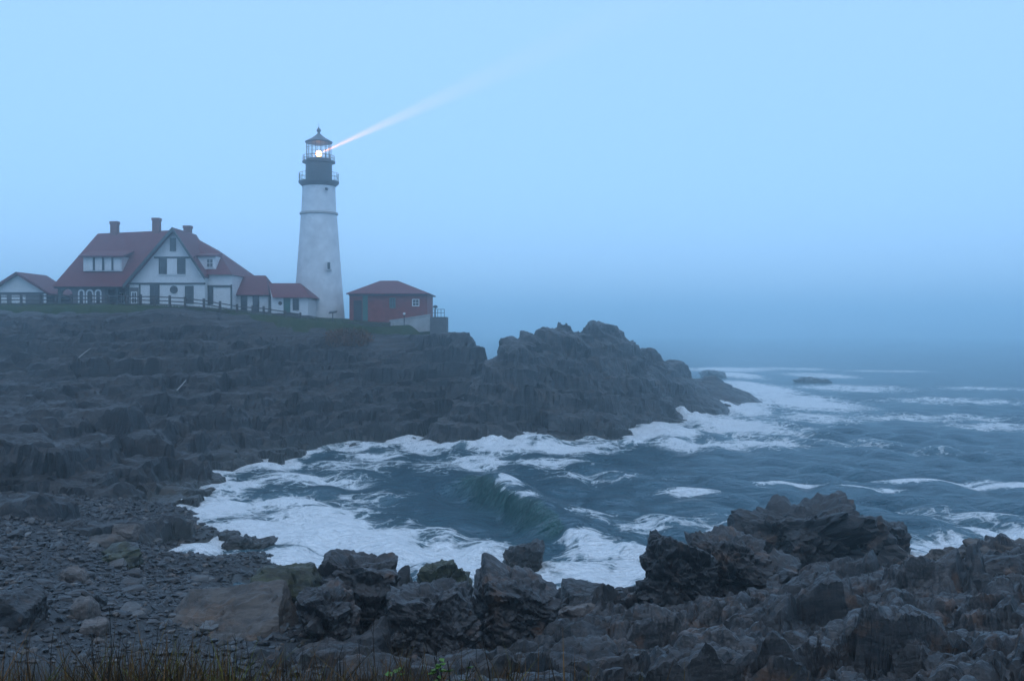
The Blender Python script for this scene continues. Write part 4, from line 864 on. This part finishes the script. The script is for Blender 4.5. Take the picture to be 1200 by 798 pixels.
# ------------------------------------------------------------------ brick house and its terrace
def brick_house():
    D = 123.0; x = lambda p: XA(p, D); z = lambda p: ZA(p, D); zf = z(376)
    root = thing('brick_house', (x(455), D + 4, zf), 'square red brick building with low hipped red roof beside the lighthouse', 'building')
    MB().box(x(409.5), x(500.5), D, D + 9, zf - 1.2, z(344.5)).build('wall', M['brick'], root)
    R = D + 4.5
    MB().hull([(x(406.5), D - .6, z(345)), (x(504), D - .6, z(345)), (x(406.5), D + 9.6, z(345)), (x(504), D + 9.6, z(345)), (XA(446, R), R, ZA(329, R)), (XA(466, R), R, ZA(329, R)),
               (x(406.5), D - .6, z(344)), (x(504), D - .6, z(344)), (x(406.5), D + 9.6, z(344)), (x(504), D + 9.6, z(344))]).build('roof', M['roof'], root)
    MB().box(x(409), x(501), D - .12, D - .002, z(346.6), z(345.2)).build('fascia', M['dark_trim'], root)
    d = MB().box(x(414.5), x(424), D - .06, D + .02, zf, z(352)).build('door', M['iron'], root)
    d = MB().box(x(425), x(431), D - .08, D + .02, zf, z(345.6)).build('door', M['green_door'], root)
    MB().box(x(425.6), x(426.2), D - .13, D - .07, z(363), z(361.5)).build('handle', M['iron'], d)
    win(root, 456.5, 463.5, 349, 361, D - .03, 'green_door'); win(root, 483, 491.5, 350.5, 359, D - .03, 'white_trim')
    D2 = 119.5; x = lambda p: XA(p, D2); z = lambda p: ZA(p, D2)
    t = thing('terrace_wall', (x(482), D2, z(382)), 'pale concrete retaining wall sloping up beside the brick building', 'wall')
    MB().add([(x(457), D2, z(392)), (x(504), D2, z(388)), (x(504), D2, z(369.5)), (x(457), D2, z(376.5)), (x(457), D2 + .4, z(392)), (x(504), D2 + .4, z(388)), (x(504), D2 + .4, z(369.5)), (x(457), D2 + .4, z(376.5))],
             [(0, 1, 2, 3), (7, 6, 5, 4), (0, 4, 5, 1), (1, 5, 6, 2), (2, 6, 7, 3), (3, 7, 4, 0)]).build('wall', M['concrete'], t)
    MB().slab([(x(456.5), D2 - .08, z(376.4)), (x(505), D2 - .08, z(369.2)), (x(505), D2 + .48, z(369.2)), (x(456.5), D2 + .48, z(376.4))], .12).build('coping', M['concrete'], t)
    pl = thing('terrace_platform', (x(513), D2 + .5, z(388)), 'concrete platform end with iron railing at the cliff edge', 'platform')
    MB().box(x(504.2), x(523.5), D2 - .3, D2 + 3, z(396), z(371.5)).build('base', M['grey_wall'], pl)
    rb = MB()
    for k in range(5): rb.bar((x(505 + k * 3.9), D2 + .2, z(371.6)), (x(505 + k * 3.9), D2 + .2, z(362.5)), .03, 6)
    for py in (362.5, 366.5): rb.bar((x(505), D2 + .2, z(py)), (x(520.6), D2 + .2, z(py)), .03, 6)
    rb.build('railing', M['iron'], pl)
    lp = thing('lamp_post', (x(509), D2 + 1.5, z(371)), 'short dark lamp post on the concrete platform', 'lamp post')
    MB().bar((x(509), D2 + 1.5, z(371.5)), (x(509), D2 + 1.5, z(360.5)), .06).build('post', M['iron'], lp)
    MB().lathe([(.12, z(360.8)), (.28, z(360.3)), (.28, z(358.4)), (.1, z(357.4))], x(509), D2 + 1.5, 12).build('lamp_head', M['iron'], lp)
    lp = thing('lamp_post', (x(474.5), D2 - .8, z(378)), 'low post with pale round head before the concrete wall', 'lamp post')
    MB().bar((x(474.5), D2 - .8, z(386)), (x(474.5), D2 - .8, z(369)), .06).build('post', M['iron'], lp)
    MB().lathe([(.06, z(369.2)), (.15, z(368.4)), (.15, z(367.2)), (.05, z(366.4))], x(474.5), D2 - .8, 12).build('lamp_head', M['white_trim'], lp)
    # plank fence in front of the brick house
    D3 = 118.6; f = thing('plank_fence', (XA(430, D3), D3, ZA(386, D3)), 'low grey plank fence below the brick building', 'fence')
    for k in range(6):
        px = 402 + k * 11; MB().box(XA(px, D3) - .06, XA(px, D3) + .06, D3, D3 + .12, ZA(392, D3), ZA(377, D3)).build('post', M['fence_wood'], f)
    for py in (378, 381, 384): MB().box(XA(401, D3), XA(458, D3), D3 - .05, D3 - .005, ZA(py + 1.6, D3), ZA(py, D3)).build('rail', M['fence_wood'], f)
brick_house()

# ------------------------------------------------------------------ fence, viewer, driftwood
def rail_fence():
    pts = [(-40, 346), (0, 346), (25, 346), (48, 346), (66, 345), (84, 345.5), (107, 345.5), (127, 345.5), (148, 346), (165, 346), (181, 346.5), (199, 347), (217, 348), (239, 350.5), (258, 354), (278, 357.5), (296, 359), (309, 360), (334, 364), (352, 366.5)]
    f = thing('rail_fence', (*PD(150, 360, 115.5)[:2], 14), 'weathered three rail wooden fence along the cliff edge lawn', 'fence')
    D = [115.2 + 2.2 * max(0, (p[0] - 217) / 135) for p in pts]
    rnd = random.Random(3); tops = []
    for (px, py), d in zip(pts, D):
        x_, z_ = XA(px, d), ZA(py, d); zg = float(LL(np.array([x_]), np.array([d]))[0]); s = .10 + .02 * rnd.random()
        tops.append((x_, d, z_)); MB().box(x_ - s, x_ + s, d - s, d + s, min(zg, z_ - 1) - .5, z_ + .12 * rnd.random()).build('post', M['fence_wood'], f)
    for a, b in zip(tops, tops[1:]):
        for k in range(3):
            dz = -.16 - .43 * k; j = lambda: rnd.uniform(-.04, .04)
            MB().bar((a[0], a[1] - .1, a[2] + dz + j()), (b[0], b[1] - .1, b[2] + dz + j()), .065, 6).build('rail', M['fence_wood'], f)
rail_fence()
v = thing('information_stand', PD(390, 376, 119), 'small dark slanted sign board on a post before the lighthouse', 'sign')
a = PD(390, 377, 119); MB().bar((a[0], a[1], a[2] - .6), (a[0], a[1], a[2] + 1.0), .06).build('post', M['iron'], v)
MB().slab([(a[0] - .42, a[1] - .25, a[2] + .95), (a[0] + .5, a[1] - .25, a[2] + 1.05), (a[0] + .5, a[1] + .3, a[2] + 1.25), (a[0] - .42, a[1] + .3, a[2] + 1.15)], .09).build('board', M['iron'], v)
for (p0, p1, lab) in (((207, 458, 87.5), (218, 441, 92), 'bleached driftwood pole lying on the dark headland rocks'), ((92, 424, 93), (106, 412, 97), 'long thin bleached pole fallen on the headland below the large house')):
    A_, B_ = Vector(PD(*p0)), Vector(PD(*p1))
    for q in (A_, B_): q.z = float(HL(np.array([q.x]), np.array([q.y]))[0]) + 0.75
    b = MB().bar(A_, A_.lerp(B_, .5) + Vector((.1, 0, .12)), .06, 8, .05); b.bar(A_.lerp(B_, .5) + Vector((.1, 0, .12)), B_, .05, 8, .03)
    tag(b.build('driftwood', M['drift']), lab, 'driftwood')

# ------------------------------------------------------------------ plants
def blades(name, roots, h, w, tone, mat, rng, lean=0.35, seg=3):
    n = len(roots); th = rng.uniform(0, 6.28, n); ln = rng.normal(0, lean, n) * h; tw = rng.uniform(0, 6.28, n)
    V = np.zeros((n, 2 * seg + 1, 3))
    for k in range(seg + 1):
        t = k / seg; c = roots + np.stack([np.cos(th) * ln * t * t, np.sin(th) * ln * t * t, h * t], 1)
        ww = w * (1 - t * 0.85) / 2; s = np.stack([np.cos(tw) * ww, np.sin(tw) * ww, 0 * ww], 1)
        if k < seg: V[:, 2 * k] = c - s; V[:, 2 * k + 1] = c + s
        else: V[:, 2 * k] = c
    f = []
    for k in range(seg - 1): f += [(2 * k, 2 * k + 1, 2 * k + 3), (2 * k, 2 * k + 3, 2 * k + 2)]
    f.append((2 * seg - 2, 2 * seg - 1, 2 * seg)); nv = 2 * seg + 1
    Fq = (np.array(f)[None] + (np.arange(n) * nv)[:, None, None]).reshape(-1, 3)
    return obj(name, mesh_np(name, V.reshape(-1, 3), Fq, False, {'tone': np.repeat(tone, nv)}), mat)
rng = np.random.default_rng(8)
n = 26000; x_ = rng.uniform(-4.2, 1.6, n); y_ = rng.uniform(4.2, 7.0, n)
keep = rng.random(n) < smooth(0.6, -2.0, x_) * 0.95 + 0.05; x_, y_ = x_[keep], y_[keep]; n = len(x_)
g = np.stack([x_, y_, KL(x_, y_) - .12], 1); hh = (0.34 + 0.32 * rng.random(n) ** 2 + 0.08 * fbm(g, 0.5, 3, 3)) * (0.55 + .35 * smooth(0.3, -2.4, x_) + 0.7 * np.clip(fbm(g, 0.45, 3, 13) + .2, 0, 1))
tag(blades('grass', g, hh, rng.uniform(.007, .016, n), np.clip(rng.random(n) * .75 + fbm(g, .35, 3, 4) * .6, 0, 1), M['blades'], rng), 'dry brown and green grass along the top of the bank', 'grass', None, 'stuff')
ok = (lawn_P[:, 1] > 112.5) & (lawn_P[:, 1] < 122) & (lawn_P[:, 0] < -14) & (lawn_P[:, 0] > -66)
base = lawn_P[ok]; base = base[rng.integers(0, len(base), 9000)] + np.concatenate([rng.uniform(-.25, .25, (9000, 2)), np.full((9000, 1), -.05)], 1)
tag(blades('lawn_grass', base, rng.uniform(.12, .38, 9000), np.full(9000, .06), rng.random(9000), M['lawn_blades'], rng, .5, 2), 'short green grass along the cliff edge before the houses', 'grass', None, 'stuff')

def stalk(px, ytop, d, lab, grp, k):
    rnd = random.Random(k); x0 = XA(px, d); zg = float(KL(np.array([x0]), np.array([d]))[0]) - .1; zt = ZA(ytop, d)
    b = MB(); p = Vector((x0 + rnd.uniform(-.04, .04), d, zg)); q = Vector((x0, d, zt)); prev = p; r = .0042
    for i in range(1, 6):
        c = p.lerp(q, i / 5) + Vector((rnd.uniform(-.014, .014), rnd.uniform(-.01, .01), 0)); b.bar(prev, c, r, 5, r * .85); r *= .85; prev = c
        if i > 1:
            for _ in range(2): b.bar(c, c + Vector((rnd.uniform(-.02, .02), rnd.uniform(-.02, .02), rnd.uniform(.03, .08))), .0022, 4, .0012)
    tag(b.build('dead_stalk', M['stalk']), lab, 'plant stalk', grp)
stalk(441, 712, 5.6, 'tall dark dead stalk rising alone above the bank before the ledges', None, 1)
for k, (px, yt) in enumerate([(126, 728), (108, 752), (182, 745), (222, 760), (274, 752), (292, 758), (208, 762), (330, 768), (352, 765), (60, 755), (398, 770), (510, 772), (556, 765), (478, 775), (30, 758), (150, 760), (250, 765), (420, 768), (600, 778)]):
    stalk(px, yt, 5.2 + (k * 7 % 5) * .25, 'thin dark dead stalk standing among the dry grass of the bank', 'thin dead stalks in the bank grass', k + 5)
def leafy(px, ytop, d, nleaf, label, k):
    rnd = random.Random(k); x0 = XA(px, d); zg = float(KL(np.array([x0]), np.array([d]))[0]) - .1; zt = ZA(ytop, d)
    root = thing('leafy_plant', (x0, d, zg), label, 'plant')
    for s in range(5):
        tip = Vector((x0 + rnd.uniform(-.13, .13), d + rnd.uniform(-.08, .08), zt - rnd.uniform(0, .07)))
        st = MB().bar((x0 + rnd.uniform(-.03, .03), d, zg), tip, .006, 5, .003).build('stem', M['stalk'], root)
        for j in range(nleaf):
            t = rnd.uniform(.45, 1); c = Vector((x0, d, zg)).lerp(tip, t); a = rnd.uniform(0, 6.28); u = Vector((math.cos(a), math.sin(a), rnd.uniform(-.2, .6))).normalized(); s_ = rnd.uniform(.028, .055)
            w = u.cross(Vector((0, 0, 1))).normalized() * s_ * .45; dn = Vector((0, 0, -.012))
            MB().add([c, c + u * s_ * .5 + w, c + u * s_ + dn * .6, c + u * s_ * .5 - w, c + u * s_ * .5 + dn], [(0, 1, 4), (1, 2, 4), (2, 3, 4), (3, 0, 4)]).build('leaf', M['leaf'], st)
leafy(532, 766, 5.0, 7, 'bright green leafy plant growing on the bank before the ledges', 1)
leafy(444, 786, 5.0, 4, 'small green sprout at the foot of the tall dead stalk', 2)
# rust coloured shrub below the brick house
c0 = np.array(PD(408, 398, 114.5)); n = 2600
u = rng.normal(size=(n, 3)); u /= np.linalg.norm(u, axis=1)[:, None]; p = c0 + u * rng.random((n, 1)) ** .4 * np.array([3.0, 1.2, 1.3]) * (1 + .4 * fbm(u * 2 + 5, 1, 3, 6))[:, None]
sh = thing('shrub', tuple(c0 - (0, 0, 1.2)), 'rust brown leafy shrub on the cliff below the brick building', 'shrub')
o = blades('foliage', p - (c0 - (0, 0, 1.2)), rng.uniform(.15, .4, n), np.full(n, .12), np.clip(rng.random(n) * .6 + fbm(p, 1.0, 3, 2) * .8 + .2, 0, 1), M['bush'], rng, .7, 2); o.parent = sh
b = MB()
for k in range(7): b.bar((c0[0] + (k - 3) * .35, c0[1], c0[2] - 1.6), (c0[0] + (k - 3) * .65, c0[1], c0[2] + .5), .04, 5, .015)
b.build('branches', M['fence_wood'], sh)

# ------------------------------------------------------------------ the mist
hm = bpy.data.materials.new('mist'); hm.use_nodes = True; nt = hm.node_tree; nt.nodes.remove(nt.nodes['Principled BSDF'])
pv = nt.nodes.new('ShaderNodeVolumePrincipled'); pv.inputs['Color'].default_value = (0.80, 0.955, 1.0, 1); pv.inputs['Density'].default_value = HAZE_DENSITY; pv.inputs['Anisotropy'].default_value = 0.87
nt.links.new(pv.outputs[0], nt.nodes['Material Output'].inputs['Volume'])
tag(MB().box(-1480, 1480, -120, 1640, -6, 46).build('haze', hm), kind='stuff')
